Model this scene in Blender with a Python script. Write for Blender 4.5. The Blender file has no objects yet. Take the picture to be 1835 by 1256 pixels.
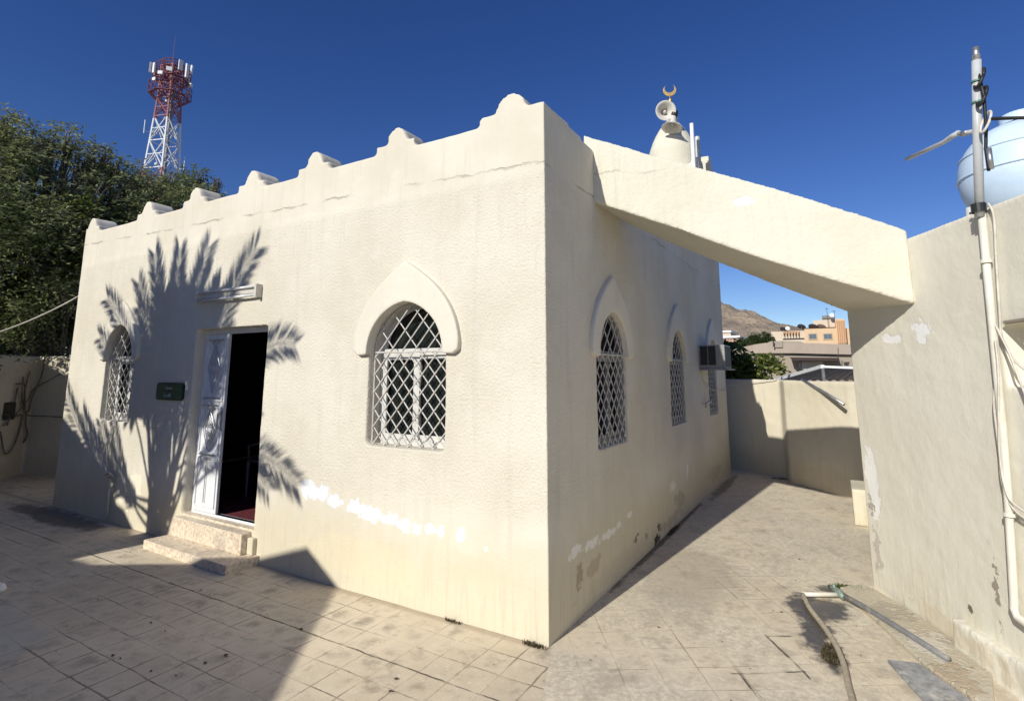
import bpy, bmesh, math, random
import numpy as np
from mathutils import Vector, Matrix
random.seed(7); rng = np.random.default_rng(11)
S = bpy.context.scene; COL = S.collection; PI = math.pi
# ------------------------------------------------------------ camera
CAM = Vector((1.977, -3.881, 2.0)); FPX, CX, CY = 974.24, 917.5, 512.21      # lens in photo pixels
RM = Matrix(((0.8610, 0.0788, -0.5020), (0.5085, -0.1334, 0.8506), (0.0, 0.9877, 0.1549)))  # camera(right,up,fwd)->world
cd = bpy.data.cameras.new('camera'); cam = bpy.data.objects.new('camera', cd); COL.objects.link(cam)
m = Matrix.Identity(4)
xr, yu, fw = RM.col[0].normalized(), RM.col[1].normalized(), RM.col[2].normalized()
for i in range(3): m[i][0] = xr[i]; m[i][1] = yu[i]; m[i][2] = -fw[i]; m[i][3] = CAM[i]
cam.matrix_world = m
cd.sensor_width = 36; cd.lens = FPX / 1835 * 36; cd.shift_y = (CY - 628) / 1835
cd.clip_start = 0.05; cd.clip_end = 3000; S.camera = cam
# ------------------------------------------------------------ light
SUN = Vector((0.112, 1.0, -0.575)).normalized()
w = bpy.data.worlds.new('World'); S.world = w; w.use_nodes = True
nt = w.node_tree; nt.nodes.clear()
sky = nt.nodes.new('ShaderNodeTexSky'); sky.sky_type = 'NISHITA'; sky.sun_disc = False
sky.sun_elevation = math.radians(29.8); sky.sun_rotation = math.radians(186.4)
sky.altitude = 1400; sky.air_density = 1.0; sky.dust_density = 0.15; sky.ozone_density = 2.6
hs = nt.nodes.new('ShaderNodeHueSaturation'); hs.inputs['Saturation'].default_value = 1.27; hs.inputs['Hue'].default_value = 0.519; hs.inputs['Value'].default_value = 1.30
bg = nt.nodes.new('ShaderNodeBackground'); bg.inputs['Strength'].default_value = 0.075
wo = nt.nodes.new('ShaderNodeOutputWorld')
nt.links.new(sky.outputs[0], hs.inputs['Color']); nt.links.new(hs.outputs[0], bg.inputs[0]); nt.links.new(bg.outputs[0], wo.inputs[0])
sl = bpy.data.lights.new('sun', 'SUN'); sl.energy = 4.85; sl.angle = math.radians(0.53); sl.color = (1.0, 0.96, 0.86)
so = bpy.data.objects.new('sun', sl); COL.objects.link(so); so.rotation_euler = SUN.to_track_quat('-Z', 'Y').to_euler()
so.location = (-2, -20, 12)
S.view_settings.view_transform = 'Standard'; S.view_settings.look = 'None'
S.view_settings.exposure = 0.0; S.view_settings.gamma = 1.0
S.render.engine = 'CYCLES'
try: S.cycles.max_bounces = 8; S.cycles.diffuse_bounces = 4
except Exception: pass

# ------------------------------------------------------------ helpers
def ray(px, py):
    return (RM @ Vector((px - CX, CY - py, FPX))).normalized()
def at(px, py, D):                      # the point at horizontal distance D that the photograph shows at (px,py)
    r = ray(px, py); return CAM + r * (D / math.hypot(r.x, r.y))
def aty(px, py, Y):                     # ... on the vertical plane y = Y
    r = ray(px, py); return CAM + r * ((Y - CAM.y) / r.y)
def tag(o, label=None, cat=None, group=None, kind=None):
    if label: o['label'] = label
    if cat: o['category'] = cat
    if group: o['group'] = group
    if kind: o['kind'] = kind
    return o
def link(name, me, mat=None, parent=None, smooth=False):
    me.name = name
    o = bpy.data.objects.new(name, me); COL.objects.link(o)
    if mat is not None and not me.materials: me.materials.append(mat)
    if parent is not None:
        o.parent = parent
        o.matrix_parent_inverse = parent.matrix_basis.inverted()
    if smooth: me.polygons.foreach_set('use_smooth', [True] * len(me.polygons))
    return o
def empty(name, loc, label, cat, group=None):
    o = bpy.data.objects.new(name, None); COL.objects.link(o); o.location = loc; o.empty_display_size = .2
    return tag(o, label, cat, group)
class MB:
    def __init__(s): s.v = []; s.f = []
    def add(s, vs, fs):
        n = len(s.v); s.v += [tuple(v) for v in vs]; s.f += [tuple(i + n for i in f) for f in fs]; return s
    def box(s, a, b, M=None):
        x0, y0, z0 = a; x1, y1, z1 = b
        vs = [Vector(p) for p in ((x0,y0,z0),(x1,y0,z0),(x1,y1,z0),(x0,y1,z0),(x0,y0,z1),(x1,y0,z1),(x1,y1,z1),(x0,y1,z1))]
        if M is not None: vs = [M @ p for p in vs]
        return s.add(vs, [(0,3,2,1),(4,5,6,7),(0,1,5,4),(1,2,6,5),(2,3,7,6),(3,0,4,7)])
    def prism(s, pts, z0, z1):
        n = len(pts)
        a = sum(pts[i][0]*pts[(i+1)%n][1]-pts[(i+1)%n][0]*pts[i][1] for i in range(n))
        if a < 0: pts = pts[::-1]
        vs = [(p[0], p[1], z0) for p in pts] + [(p[0], p[1], z1) for p in pts]
        return s.add(vs, [tuple(range(n-1,-1,-1)), tuple(range(n,2*n))] + [(i,(i+1)%n,n+(i+1)%n,n+i) for i in range(n)])
    def tube(s, pts, r, n=8, cap=True):
        pts = [Vector(p) for p in pts]; rs = r if isinstance(r, (list, tuple)) else [r]*len(pts)
        rings = []; up = None
        for i, p in enumerate(pts):
            t = (pts[min(i+1,len(pts)-1)] - pts[max(i-1,0)])
            if t.length < 1e-9: t = Vector((0,0,1))
            t.normalize()
            if up is None: up = t.orthogonal().normalized()
            up = (up - t*up.dot(t))
            if up.length < 1e-6: up = t.orthogonal()
            up.normalize(); sd = t.cross(up)
            rings.append([p + (up*math.cos(2*PI*k/n) + sd*math.sin(2*PI*k/n))*rs[i] for k in range(n)])
        vs = [q for R in rings for q in R]; fs = []
        for i in range(len(rings)-1):
            for k in range(n): fs.append((i*n+k, i*n+(k+1)%n, (i+1)*n+(k+1)%n, (i+1)*n+k))
        if cap: fs += [tuple(range(n-1,-1,-1)), tuple(len(vs)-n+k for k in range(n))]
        return s.add(vs, fs)
    def lathe(s, prof, M=None, n=32):          # prof: (r,z) ...
        vs = []; fs = []
        for r, z in prof:
            for k in range(n):
                p = Vector((r*math.cos(2*PI*k/n), r*math.sin(2*PI*k/n), z)); vs.append(M @ p if M is not None else p)
        for i in range(len(prof)-1):
            for k in range(n): fs.append((i*n+k, i*n+(k+1)%n, (i+1)*n+(k+1)%n, (i+1)*n+k))
        return s.add(vs, fs)
    def mesh(s):
        me = bpy.data.meshes.new('m'); me.from_pydata(s.v, [], s.f); me.validate(); me.update(); return me
    def build(s, name, mat, parent=None, smooth=False, bevel=0, auto=None):
        o = link(name, s.mesh(), mat, parent, smooth)
        if bevel:
            b = o.modifiers.new('b', 'BEVEL'); b.width = bevel; b.segments = 2; b.limit_method = 'ANGLE'; b.angle_limit = math.radians(40)
        return o
def fill(loops, half, M, bevel=0.0):
    """flat shape with holes (2D loops), extruded +-half, put in place by matrix M -> mesh"""
    cu = bpy.data.curves.new('c', 'CURVE'); cu.dimensions = '2D'; cu.fill_mode = 'BOTH'; cu.extrude = half - bevel
    cu.bevel_depth = bevel; cu.bevel_resolution = 2; cu.offset = -bevel
    for L in loops:
        sp = cu.splines.new('POLY'); sp.points.add(len(L)-1)
        for i, p in enumerate(L): sp.points[i].co = (p[0], p[1], 0, 1)
        sp.use_cyclic_u = True
    o = bpy.data.objects.new('c', cu); COL.objects.link(o)
    me = bpy.data.meshes.new_from_object(o); bpy.data.objects.remove(o); bpy.data.curves.remove(cu)
    me.transform(M); me.materials.clear(); return me
def join(meshes):
    bm = bmesh.new()
    for q in meshes: bm.from_mesh(q)
    bmesh.ops.remove_doubles(bm, verts=bm.verts, dist=1e-5)
    me = bpy.data.meshes.new('m'); bm.to_mesh(me); bm.free(); return me
def frame(origin, xdir, ydir):            # local x,y,z -> xdir, ydir, x cross y
    x = Vector(xdir).normalized(); y = Vector(ydir).normalized(); z = x.cross(y)
    M = Matrix.Identity(4)
    for i in range(3): M[i][0] = x[i]; M[i][1] = y[i]; M[i][2] = z[i]; M[i][3] = origin[i]
    return M
_ct = {}
def cloud(size):
    if size not in _ct:
        t = bpy.data.textures.new('clouds', 'CLOUDS'); t.noise_scale = size; t.noise_depth = 2; _ct[size] = t
    return _ct[size]
def soften(o, vox=0.022, disp=0.012, size=0.5, smooth=3):
    r = o.modifiers.new('r', 'REMESH'); r.mode = 'VOXEL'; r.voxel_size = vox; r.use_smooth_shade = True
    if smooth:
        q = o.modifiers.new('s', 'SMOOTH'); q.iterations = smooth; q.factor = .5
    for sz, d in ((size, disp), (size*.22, disp*.35)):
        k = o.modifiers.new('d', 'DISPLACE'); k.texture = cloud(sz); k.texture_coords = 'GLOBAL'; k.strength = d; k.mid_level = .5
    return o

# ------------------------------------------------------------ materials
def newmat(name):
    M = bpy.data.materials.new(name); M.use_nodes = True; N = M.node_tree; N.nodes.clear()
    out = N.nodes.new('ShaderNodeOutputMaterial'); p = N.nodes.new('ShaderNodeBsdfPrincipled')
    N.links.new(p.outputs[0], out.inputs[0]); return M, N, p
class G:                                   # tiny node-graph writer
    def __init__(s, N): s.N = N; s.L = N.links
    def n(s, t, **k):
        a = s.N.nodes.new(t)
        for q, v in k.items():
            if q in ('operation','blend_type','data_type','noise_dimensions','feature','interpolation_type','distance','use_clamp','clamp'):
                setattr(a, q, v)
        return a
    def put(s, sock, v):
        if hasattr(v, 'is_output'): s.L.new(v, sock)
        else: sock.default_value = v
    def math(s, op, a, b=0.0, c=None, clamp=False):
        q = s.n('ShaderNodeMath', operation=op); q.use_clamp = clamp; s.put(q.inputs[0], a); s.put(q.inputs[1], b)
        if c is not None: s.put(q.inputs[2], c)
        return q.outputs[0]
    def vmath(s, op, a, b=(0,0,0)):
        q = s.n('ShaderNodeVectorMath', operation=op); s.put(q.inputs[0], a); s.put(q.inputs[1], b)
        return q.outputs['Value'] if op in ('LENGTH','DOT_PRODUCT') else q.outputs[0]
    def noise(s, vec, scale, detail=4, rough=.55, dist=0.0):
        q = s.n('ShaderNodeTexNoise'); s.put(q.inputs['Vector'], vec); q.inputs['Scale'].default_value = scale
        q.inputs['Detail'].default_value = detail; q.inputs['Roughness'].default_value = rough; q.inputs['Distortion'].default_value = dist
        return q.outputs[0]
    def ramp(s, v, a, b, lo=0.0, hi=1.0):
        q = s.n('ShaderNodeMapRange'); q.interpolation_type = 'SMOOTHSTEP'; s.put(q.inputs[0], v)
        q.inputs[1].default_value = a; q.inputs[2].default_value = b; q.inputs[3].default_value = lo; q.inputs[4].default_value = hi
        return q.outputs[0]
    def mix(s, f, a, b, mode='MIX'):
        q = s.n('ShaderNodeMix', data_type='RGBA', blend_type=mode)
        s.put(q.inputs[0], f)
        for so_, v in ((q.inputs[6], a), (q.inputs[7], b)):
            if hasattr(v, 'is_output'): s.L.new(v, so_)
            else: so_.default_value = (*v, 1) if len(v) == 3 else v
        return q.outputs[2]
    def pos(s): return s.n('ShaderNodeNewGeometry').outputs['Position']
    def xyz(s, v):
        q = s.n('ShaderNodeSeparateXYZ'); s.put(q.inputs[0], v); return q.outputs
    def blob(s, P, c, size, rag=.9, sc=9.0, lo=.35, hi=.5):
        d = s.vmath('SUBTRACT', P, c); d = s.vmath('MULTIPLY', d, tuple(1/q for q in size))
        l = s.vmath('LENGTH', d)
        nz = s.noise(s.vmath('ADD', P, tuple(q*3.7 for q in c)), sc, 4, .65)
        return s.ramp(s.math('ADD', s.math('SUBTRACT', 1.0, l), s.math('MULTIPLY', s.math('SUBTRACT', nz, .5), rag*2)), lo, hi)
    def bump(s, h, strength=.5, dist=.01, normal=None):
        q = s.n('ShaderNodeBump'); s.put(q.inputs['Height'], h); q.inputs['Strength'].default_value = strength; q.inputs['Distance'].default_value = dist
        if normal is not None: s.put(q.inputs['Normal'], normal)
        return q.outputs[0]
def plaster(name, base, rough_zone=None, patches=(), cracks=(), lowband=None, bump=.5, vary=.10, knob=26.0):
    base = tuple(q*.83 for q in base)
    if lowband: lowband = (lowband[0], tuple(q*.83 for q in lowband[1]))
    M, N, p = newmat(name); g = G(N); P = g.pos(); X, Y, Z = g.xyz(P)
    n1 = g.noise(P, .9, 4); n2 = g.noise(P, 4.5, 5, .6)
    st = g.noise(g.vmath('MULTIPLY', P, (5, 5, .45)), 1.6, 4, .6)
    dark = tuple(q*(1-vary*1.6) for q in base)
    c = g.mix(g.ramp(n1, .35, .65), base, (base[0]*(1-vary), base[1]*(1-vary*1.1), base[2]*(1-vary*1.4)))
    c = g.mix(g.ramp(n2, .5, .8, 0, .55), c, tuple(min(1, q*1.05) for q in base))
    c = g.mix(g.ramp(st, .52, .74, 0, .6), c, dark)
    if lowband:                                  # damp, yellowed foot of the wall
        zz, col = lowband
        f = g.ramp(g.math('ADD', Z, g.math('MULTIPLY', g.math('SUBTRACT', n2, .5), .5)), zz, zz*.45, 0, .65)
        c = g.mix(f, c, col)
    stf = g.noise(g.vmath('MULTIPLY', P, (16, 16, .9)), 1.5, 4, .65)
    zf = g.math('MULTIPLY', g.ramp(Z, 2.6, 3.9, 0, 1), g.ramp(stf, .54, .70, 0, .5))
    c = g.mix(zf, c, tuple(q*.80 for q in base))
    lf = g.math('MULTIPLY', g.ramp(Z, .75, .05, 0, 1), g.ramp(stf, .50, .66, 0, .45))
    c = g.mix(lf, c, (base[0]*.74, base[1]*.68, base[2]*.55))
    sp = g.noise(P, 55, 2, .5)
    c = g.mix(g.ramp(sp, .66, .74, 0, .35), c, tuple(q*.62 for q in base))
    flk = None
    for (cc, sz, col, rag, sc, amt) in patches:
        f = g.blob(P, cc, sz, rag, sc); f = g.math('MULTIPLY', f, amt); c = g.mix(f, c, col); flk = (f if flk is None else g.math('ADD', flk, g.math('MULTIPLY', f, 1.0 if sum(col) > 2 else -1.0)))
    h = g.math('MULTIPLY', g.noise(P, knob, 3, .6), 1.0)
    h2 = g.noise(P, 90, 2, .6); h = g.math('ADD', h, g.math('MULTIPLY', h2, .25))
    if rough_zone:
        z0, z1 = rough_zone
        k = g.math('MULTIPLY', g.ramp(Z, z0, z0+.25, .25, 1), g.ramp(Z, z1, z1+.12, 1, .12)); h = g.math('MULTIPLY', h, k)
    h = g.math('ADD', h, g.math('MULTIPLY', n2, .35))
    if flk is not None and len(patches) < 12: h = g.math('ADD', h, g.math('MULTIPLY', flk, -.7))
    for (axis, z0, slope, wgl, wid, amt) in cracks:
        A = {'x': X, 'y': Y}[axis]
        wob = g.math('MULTIPLY', g.math('SUBTRACT', g.noise(P, 3.5, 6, .72), .5), wgl)
        d = g.math('ABSOLUTE', g.math('SUBTRACT', g.math('ADD', Z, wob), g.math('ADD', g.math('MULTIPLY', A, slope), z0)))
        f = g.math('MULTIPLY', g.ramp(d, wid*.25, wid, 1, 0), g.math('MULTIPLY', g.ramp(g.noise(P, 1.3, 3, .6), .44, .60), amt))
        c = g.mix(f, c, (base[0]*.30, base[1]*.27, base[2]*.25)); h = g.math('SUBTRACT', h, g.math('MULTIPLY', f, 1.5))
    N.links.new(c, p.inputs['Base Color']); p.inputs['Roughness'].default_value = .88; p.inputs['Specular IOR Level'].default_value = .2
    N.links.new(g.bump(h, bump, .012), p.inputs['Normal']); return M
def simple(name, col, rough=.5, metal=0.0, vary=.12, sc=14.0, bump=.15, spec=.4, dirt=None):
    M, N, p = newmat(name); g = G(N); P = g.pos()
    n = g.noise(P, sc, 5, .6); c = g.mix(g.ramp(n, .3, .7), col, tuple(q*(1-vary*2) for q in col))
    if dirt: c = g.mix(g.ramp(g.noise(P, sc*.37, 5, .7), .52, .68, 0, .8), c, dirt)
    N.links.new(c, p.inputs['Base Color']); p.inputs['Roughness'].default_value = rough; p.inputs['Metallic'].default_value = metal
    p.inputs['Specular IOR Level'].default_value = spec
    if bump: N.links.new(g.bump(n, bump, .004), p.inputs['Normal'])
    return M
def leafmat(name, a, b, c3=None, trans=.35):
    M, N, p = newmat(name); g = G(N)
    rnd = g.n('ShaderNodeNewGeometry').outputs['Random Per Island']
    c = g.mix(rnd, a, b)
    if c3: c = g.mix(g.ramp(g.noise(g.pos(), .8, 3), .45, .65), c, c3)
    N.links.new(c, p.inputs['Base Color']); p.inputs['Roughness'].default_value = .45; p.inputs['Specular IOR Level'].default_value = .35
    t = N.nodes.new('ShaderNodeBsdfTranslucent'); N.links.new(c, t.inputs[0])
    mx = N.nodes.new('ShaderNodeMixShader'); mx.inputs[0].default_value = trans
    N.links.new(p.outputs[0], mx.inputs[1]); N.links.new(t.outputs[0], mx.inputs[2])
    N.links.new(mx.outputs[0], [q for q in N.nodes if q.type == 'OUTPUT_MATERIAL'][0].inputs[0]); return M

CREAM = (.82, .768, .655)
WHITE = (.69, .71, .745)
def wp(x, z, hw, hh, amt=1.0, rag=1.15, sc=8.0, col=WHITE): return ((x, 0.0, z), (hw, .5, hh), col, rag, sc, amt)
def rp(y, z, hw, hh, col, amt=1.0, rag=1.15, sc=7.0): return ((0.0, y, z), (.5, hw, hh), col, rag, sc, amt)
m_facade = plaster('facade_plaster', CREAM, rough_zone=(.75, 3.62),
    patches=[wp(-2.70, .83, 0.188, 0.143, 1, .85, 13), wp(-2.52, .81, 0.275, 0.117, 1, .85, 13), wp(-2.32, .76, 0.175, 0.104, 1, .85, 13), wp(-2.02, .74, 0.200, 0.111, 1, .85, 13), wp(-1.82, .70, 0.275, 0.111, 1, .85, 13), wp(-1.58, .69, 0.175, 0.091, 1, .85, 13), wp(-1.42, .66, 0.125, 0.104, 1, .85, 15),
             wp(-1.28, .65, 0.088, 0.091, 1, .85, 15), wp(-1.13, .66, 0.088, 0.078, 1, .85, 15), wp(-1.02, .67, 0.075, 0.078, 1, .85, 15), wp(-.81, .66, 0.075, 0.091, 1, .85, 15), wp(-.55, .60, .04, .04, .8, 1.3, 18),
             wp(-2.0, .28, 1.3, .30, .35, .8, 3.0, (.70, .62, .42)), wp(-.6, .42, .5, .25, .35, .9, 6, (.62, .55, .40)),
             wp(-6.2, .5, .5, .35, .5, .9, 4, (.86, .80, .66)),
             rp(.50, .53, .20, .075, (.84,.82,.78), .8, 1.1, 14), rp(.85, .50, .26, .075, (.84,.82,.78), .8, 1.1, 14), rp(1.25, .48, .32, .06, (.84,.82,.78), .75, 1.2, 14), rp(1.55, .50, .1, .06, (.84,.82,.78), .7, 1.2, 14),
             rp(.58, .31, .10, .15, (.30,.23,.15), .65, 1.5, 14), rp(.88, .30, .28, .12, (.42,.34,.24), .6, 1.2, 8), rp(2.05, .25, .10, .06, (.16,.12,.09), .85, 1.9, 16), rp(2.43, .19, .07, .05, (.12,.10,.08), .9, 1.9, 16),
             rp(2.82, .04, .20, .09, (.05,.04,.035), .95, 1.5, 14), rp(2.95, .17, .12, .07, (.12,.09,.07), .9, 1.8, 14), rp(4.0, .27, .5, .16, (.40,.34,.25), .6, 1.1, 7), rp(3.5, .12, .9, .10, (.42,.37,.30), .5, 1.2, 7),
             rp(3.65, .50, .22, .11, (.84,.82,.78), .65, 1.2, 12), rp(4.45, .58, .07, .18, (.84,.82,.78), .7, 1.2, 12), rp(1.86, .53, .09, .05, (.84,.82,.78), .7), rp(6.5, .25, 1.1, .20, (.50,.42,.31), .55, 1.0, 5), rp(1.6, .15, 1.6, .14, (.55,.48,.37), .5, .9, 4)],
    cracks=[('x', 3.74, -.032, .16, .016, .38)],
    lowband=(.80, (.74, .66, .47)), bump=1.0, knob=46)
m_wall = plaster('plaster_boundary', (.78, .715, .57), bump=.4, lowband=(.5, (.66, .58, .43)))
m_arch = plaster('plaster_archway', (.82, .78, .655), bump=.6, vary=.08,
    patches=[((1.35, 1.35, 3.55), (.12, .5, .07), (.88,.87,.84), 1.2, 9, .8), ((2.35, 1.5, 2.85), (.25,.5,.25), (.70,.64,.50), 1.2, 5, .35)],
    cracks=[('x', 3.99, -.085, .20, .012, .28)])
m_annex = plaster('plaster_outbuilding', (.89, .85, .725), bump=.35, vary=.06, knob=11,
    patches=[((2.41, 1.93, 2.28), (.17, .3, .06), (.88,.88,.88), 1.2, 9, .95), ((2.58, 1.57, 2.32), (.10, .2, .12), (.88,.88,.88), 1.5, 8, .9),
             ((2.18, 2.42, .95), (.09, .2, .5), (.86,.85,.83), 1.2, 6, .9), ((2.15, 2.47, .75), (.05, .1, .16), (.36,.32,.27), 1.8, 12, .8),
             ((2.17, 2.44, .35), (.04, .1, .35), (.40,.35,.30), 2.0, 12, .6),
             ((2.66, 1.38, .32), (.03, .06, .04), (.12,.10,.08), 1.5, 16, .9), ((2.78, 1.12, .55), (.02, .05, .25), (.25,.2,.16), 1.8, 14, .8),
             ((2.6, 1.5, .1), (.6, 1.0, .14), (.62,.53,.38), 1.2, 6, .5)])
m_paint = simple('white_paint', (.82,.83,.84), .45, vary=.06, sc=20, bump=.1)
m_grille = simple('grille_paint', (.64,.62,.58), .55, vary=.12, sc=30, dirt=(.44,.36,.29))
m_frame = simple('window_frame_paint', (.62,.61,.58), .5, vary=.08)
m_sideframe = simple('side_frame_grey', (.26,.25,.235), .7, vary=.1)  # darker grey frame for the side wall windows
m_glass, N_, p_ = newmat('dark_glass'); p_.inputs['Base Color'].default_value = (.012,.016,.015,1); p_.inputs['Roughness'].default_value = .10; p_.inputs['Specular IOR Level'].default_value = .5
m_screen = simple('dark_screen', (.018,.017,.016), .9, bump=0, spec=.1)
m_dark = simple('interior_shade', (.03,.024,.02), .9, bump=0)  # the room's darkness put into the colour of floor, walls and ceiling
m_carpet = simple('red_carpet', (.16,.02,.03), .95, vary=.3, sc=30)
m_pvc = simple('pvc_pipe', (.72,.69,.60), .4, vary=.06, sc=9, dirt=(.62,.56,.44))
m_greypipe = simple('grey_pipe', (.50,.52,.53), .35, vary=.08, sc=9, dirt=(.42,.43,.43))
m_galv = simple('galvanised_metal', (.55,.56,.57), .35, .8, vary=.15)
m_black = simple('black_rubber', (.02,.02,.022), .5, vary=.1)
m_tank = simple('tank_plastic', (.58,.71,.85), .38, vary=.04, sc=3, bump=.05, dirt=(.46,.60,.76))
m_brass = simple('brass', (.62,.42,.16), .35, .7, vary=.15)
m_horn = simple('loudspeaker_grey', (.60,.57,.52), .5, vary=.08)
m_red = simple('tower_red', (.20,.055,.065), .6, vary=.15)
m_twhite = simple('tower_white', (.75,.76,.78), .6, vary=.1)
m_bark = simple('bark', (.24,.20,.16), .9, vary=.3, sc=8, bump=.6)
m_conc = plaster('grey_concrete', (.40,.35,.29), bump=.3, vary=.10)
m_beige = plaster('beige_house_paint', (.72,.54,.36), bump=.1, vary=.05)
m_beige2 = plaster('pale_house_paint', (.70,.60,.47), bump=.1, vary=.05)
m_terra = simple('terracotta_fins', (.55,.29,.15), .8)
m_hose = simple('dusty_hose', (.46,.40,.30), .7, vary=.15, sc=25, dirt=(.30,.26,.20))
m_acgrey = simple('cooler_grey', (.30,.30,.29), .5, vary=.08)
m_sign = simple('sign_green', (.014,.07,.035), .35, vary=.05, bump=0)
m_signframe = simple('sign_frame', (.012,.016,.014), .35, bump=0)
m_letter = simple('sign_letters', (.62,.66,.62), .5, bump=0)
m_tube = simple('fluorescent_tube', (.80,.80,.78), .25, bump=0)
m_cable = simple('cream_cable', (.66,.62,.54), .6)
m_door = simple('door_enamel', (.74,.75,.77), .4, vary=.06, sc=6, dirt=(.60,.60,.60))

# ground materials
def paving():
    M, N, p = newmat('paving_tiles'); g = G(N); P = g.pos(); X, Y, Z = g.xyz(P)
    wv = g.n('ShaderNodeVectorMath', operation='SCALE')
    nz = g.n('ShaderNodeTexNoise'); g.put(nz.inputs['Vector'], P); nz.inputs['Scale'].default_value = 1.7
    dv = g.vmath('SUBTRACT', nz.outputs[1], (.5,.5,.5)); g.put(wv.inputs[0], dv); wv.inputs['Scale'].default_value = .05
    Q = g.vmath('ADD', P, wv.outputs[0])
    nf = g.n('ShaderNodeTexNoise'); g.put(nf.inputs['Vector'], P); nf.inputs['Scale'].default_value = 26; nf.inputs['Detail'].default_value = 3
    df = g.vmath('SUBTRACT', nf.outputs[1], (.5,.5,.5)); wf = g.n('ShaderNodeVectorMath', operation='SCALE'); g.put(wf.inputs[0], df); wf.inputs['Scale'].default_value = .012
    Q = g.vmath('ADD', Q, wf.outputs[0])
    def grid(ang, off, T):
        r = g.n('ShaderNodeVectorRotate'); g.put(r.inputs['Vector'], Q); r.inputs['Angle'].default_value = ang
        q = g.vmath('ADD', r.outputs[0], off); q = g.vmath('MULTIPLY', q, (1/T, 1/T, 0)); x, y, z = g.xyz(q)
        def ln(t):
            fr = g.math('FRACT', t); return g.math('MULTIPLY', g.math('MINIMUM', fr, g.math('SUBTRACT', 1.0, fr)), T)
        dx, dy = ln(x), ln(y); cell = g.vmath('FLOOR', q)
        return dx, dy, cell
    reg = g.ramp(g.math('ADD', X, g.math('MULTIPLY', Y, .38)), .02, .03)          # right passage is laid at another angle
    ax, ay, ac = grid(0.0, (.122, .735+.245, 0), .245)
    bx, by, bc = grid(math.radians(-33.5), (.10, .05, 0), .27)
    def sel(a, b):
        q = g.n('ShaderNodeMix', data_type='FLOAT'); g.put(q.inputs[0], reg); g.put(q.inputs[2], a); g.put(q.inputs[3], b); return q.outputs[0]
    dx, dy = sel(ax, bx), sel(ay, by)
    cm = g.n('ShaderNodeMix', data_type='VECTOR'); g.put(cm.inputs[0], reg); g.put(cm.inputs[4], ac); g.put(cm.inputs[5], bc)
    wn = g.n('ShaderNodeTexWhiteNoise'); g.put(wn.inputs['Vector'], cm.outputs[1]); rnd = wn.outputs[0]
    d = g.math('MINIMUM', dx, dy)
    lo = g.noise(P, .55, 4, .6); mid = g.noise(P, 3.2, 6, .68); fine = g.noise(P, 22, 5, .7); hi = g.noise(P, 120, 3, .6)
    base = g.mix(g.ramp(lo, .38, .62), (.70,.60,.445), (.56,.475,.35))
    base = g.mix(g.math('MULTIPLY', rnd, .30), base, (.66,.59,.465))
    # worn centres of the tiles
    cen = g.ramp(g.math('ADD', d, g.math('MULTIPLY', g.math('SUBTRACT', g.noise(P, 9, 5, .7), .5), .26)), .03, .10)
    base = g.mix(g.math('MULTIPLY', g.math('MULTIPLY', cen, g.math('ADD', g.math('MULTIPLY', rnd, .8), .35)), g.ramp(mid, .40, .60, .10, .75)), base, (.38,.325,.245))
    base = g.mix(g.ramp(mid, .56, .70, 0, .6), base, (.29,.245,.185))
    base = g.mix(g.ramp(fine, .55, .70, 0, .65), base, (.72,.655,.53))
    blot = g.noise(P, 6.5, 6, .75)
    base = g.mix(g.ramp(blot, .53, .66, 0, .55), base, (.33,.275,.20)); base = g.mix(g.ramp(blot, .44, .32, 0, .5), base, (.70,.63,.50))
    base = g.mix(g.ramp(hi, .62, .72, 0, .5), base, (.16,.13,.10))
    grey = g.math('MULTIPLY', reg, g.ramp(g.noise(P, .9, 4, .6), .42, .6, .2, .75))
    grime = g.math('MULTIPLY', reg, g.ramp(g.noise(g.vmath('MULTIPLY', P, (1, .6, 1)), 2.6, 7, .78), .50, .66, 0, .55))
    base = g.mix(grey, base, g.mix(g.ramp(fine,.35,.65), (.48,.43,.335), (.74,.665,.53)))
    base = g.mix(grime, base, (.36,.32,.25))
    # joints: thin, broken, here and there open and dark
    jn = g.noise(P, 1.3, 4, .7); jw = g.math('MULTIPLY', g.ramp(jn, .35, .7, .004, .009), 1.0)
    j = g.math('SUBTRACT', 1.0, g.math('DIVIDE', d, jw), clamp=True)
    j = g.math('MULTIPLY', g.ramp(j, .0, .5), g.ramp(jn, .40, .62, .12, .80))
    fade = g.math('SUBTRACT', 1.0, g.math('MULTIPLY', reg, g.ramp(g.noise(P, .8, 3, .5), .4, .55, .25, .85)))
    j = g.math('MULTIPLY', j, fade)
    base = g.mix(j, base, (.19,.15,.105))
    # expansion joint running along the facade and one in the passage
    e = g.math('ABSOLUTE', g.math('ADD', g.math('ADD', Y, .74), g.math('MULTIPLY', g.math('SUBTRACT', g.noise(P, 5, 5, .7), .5), .04)))
    ej = g.math('MULTIPLY', g.math('MULTIPLY', g.ramp(e, .003, .010, 1, 0), g.math('SUBTRACT', 1.0, reg)), g.ramp(g.noise(P, 2.2, 4, .7), .36, .56, .12, .9))
    base = g.mix(ej, base, (.055,.045,.035))
    e2 = g.math('ABSOLUTE', g.math('ADD', X, g.math('ADD', 3.9, g.math('MULTIPLY', g.math('SUBTRACT', g.noise(P, 4, 5, .7), .5), .03))))
    ej2 = g.math('MULTIPLY', g.math('MULTIPLY', g.ramp(e2, .003, .011, 1, 0), g.ramp(Y, -1.0, -.95, 1, 0)), .35)
    base = g.mix(ej2, base, (.08,.065,.05))
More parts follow.
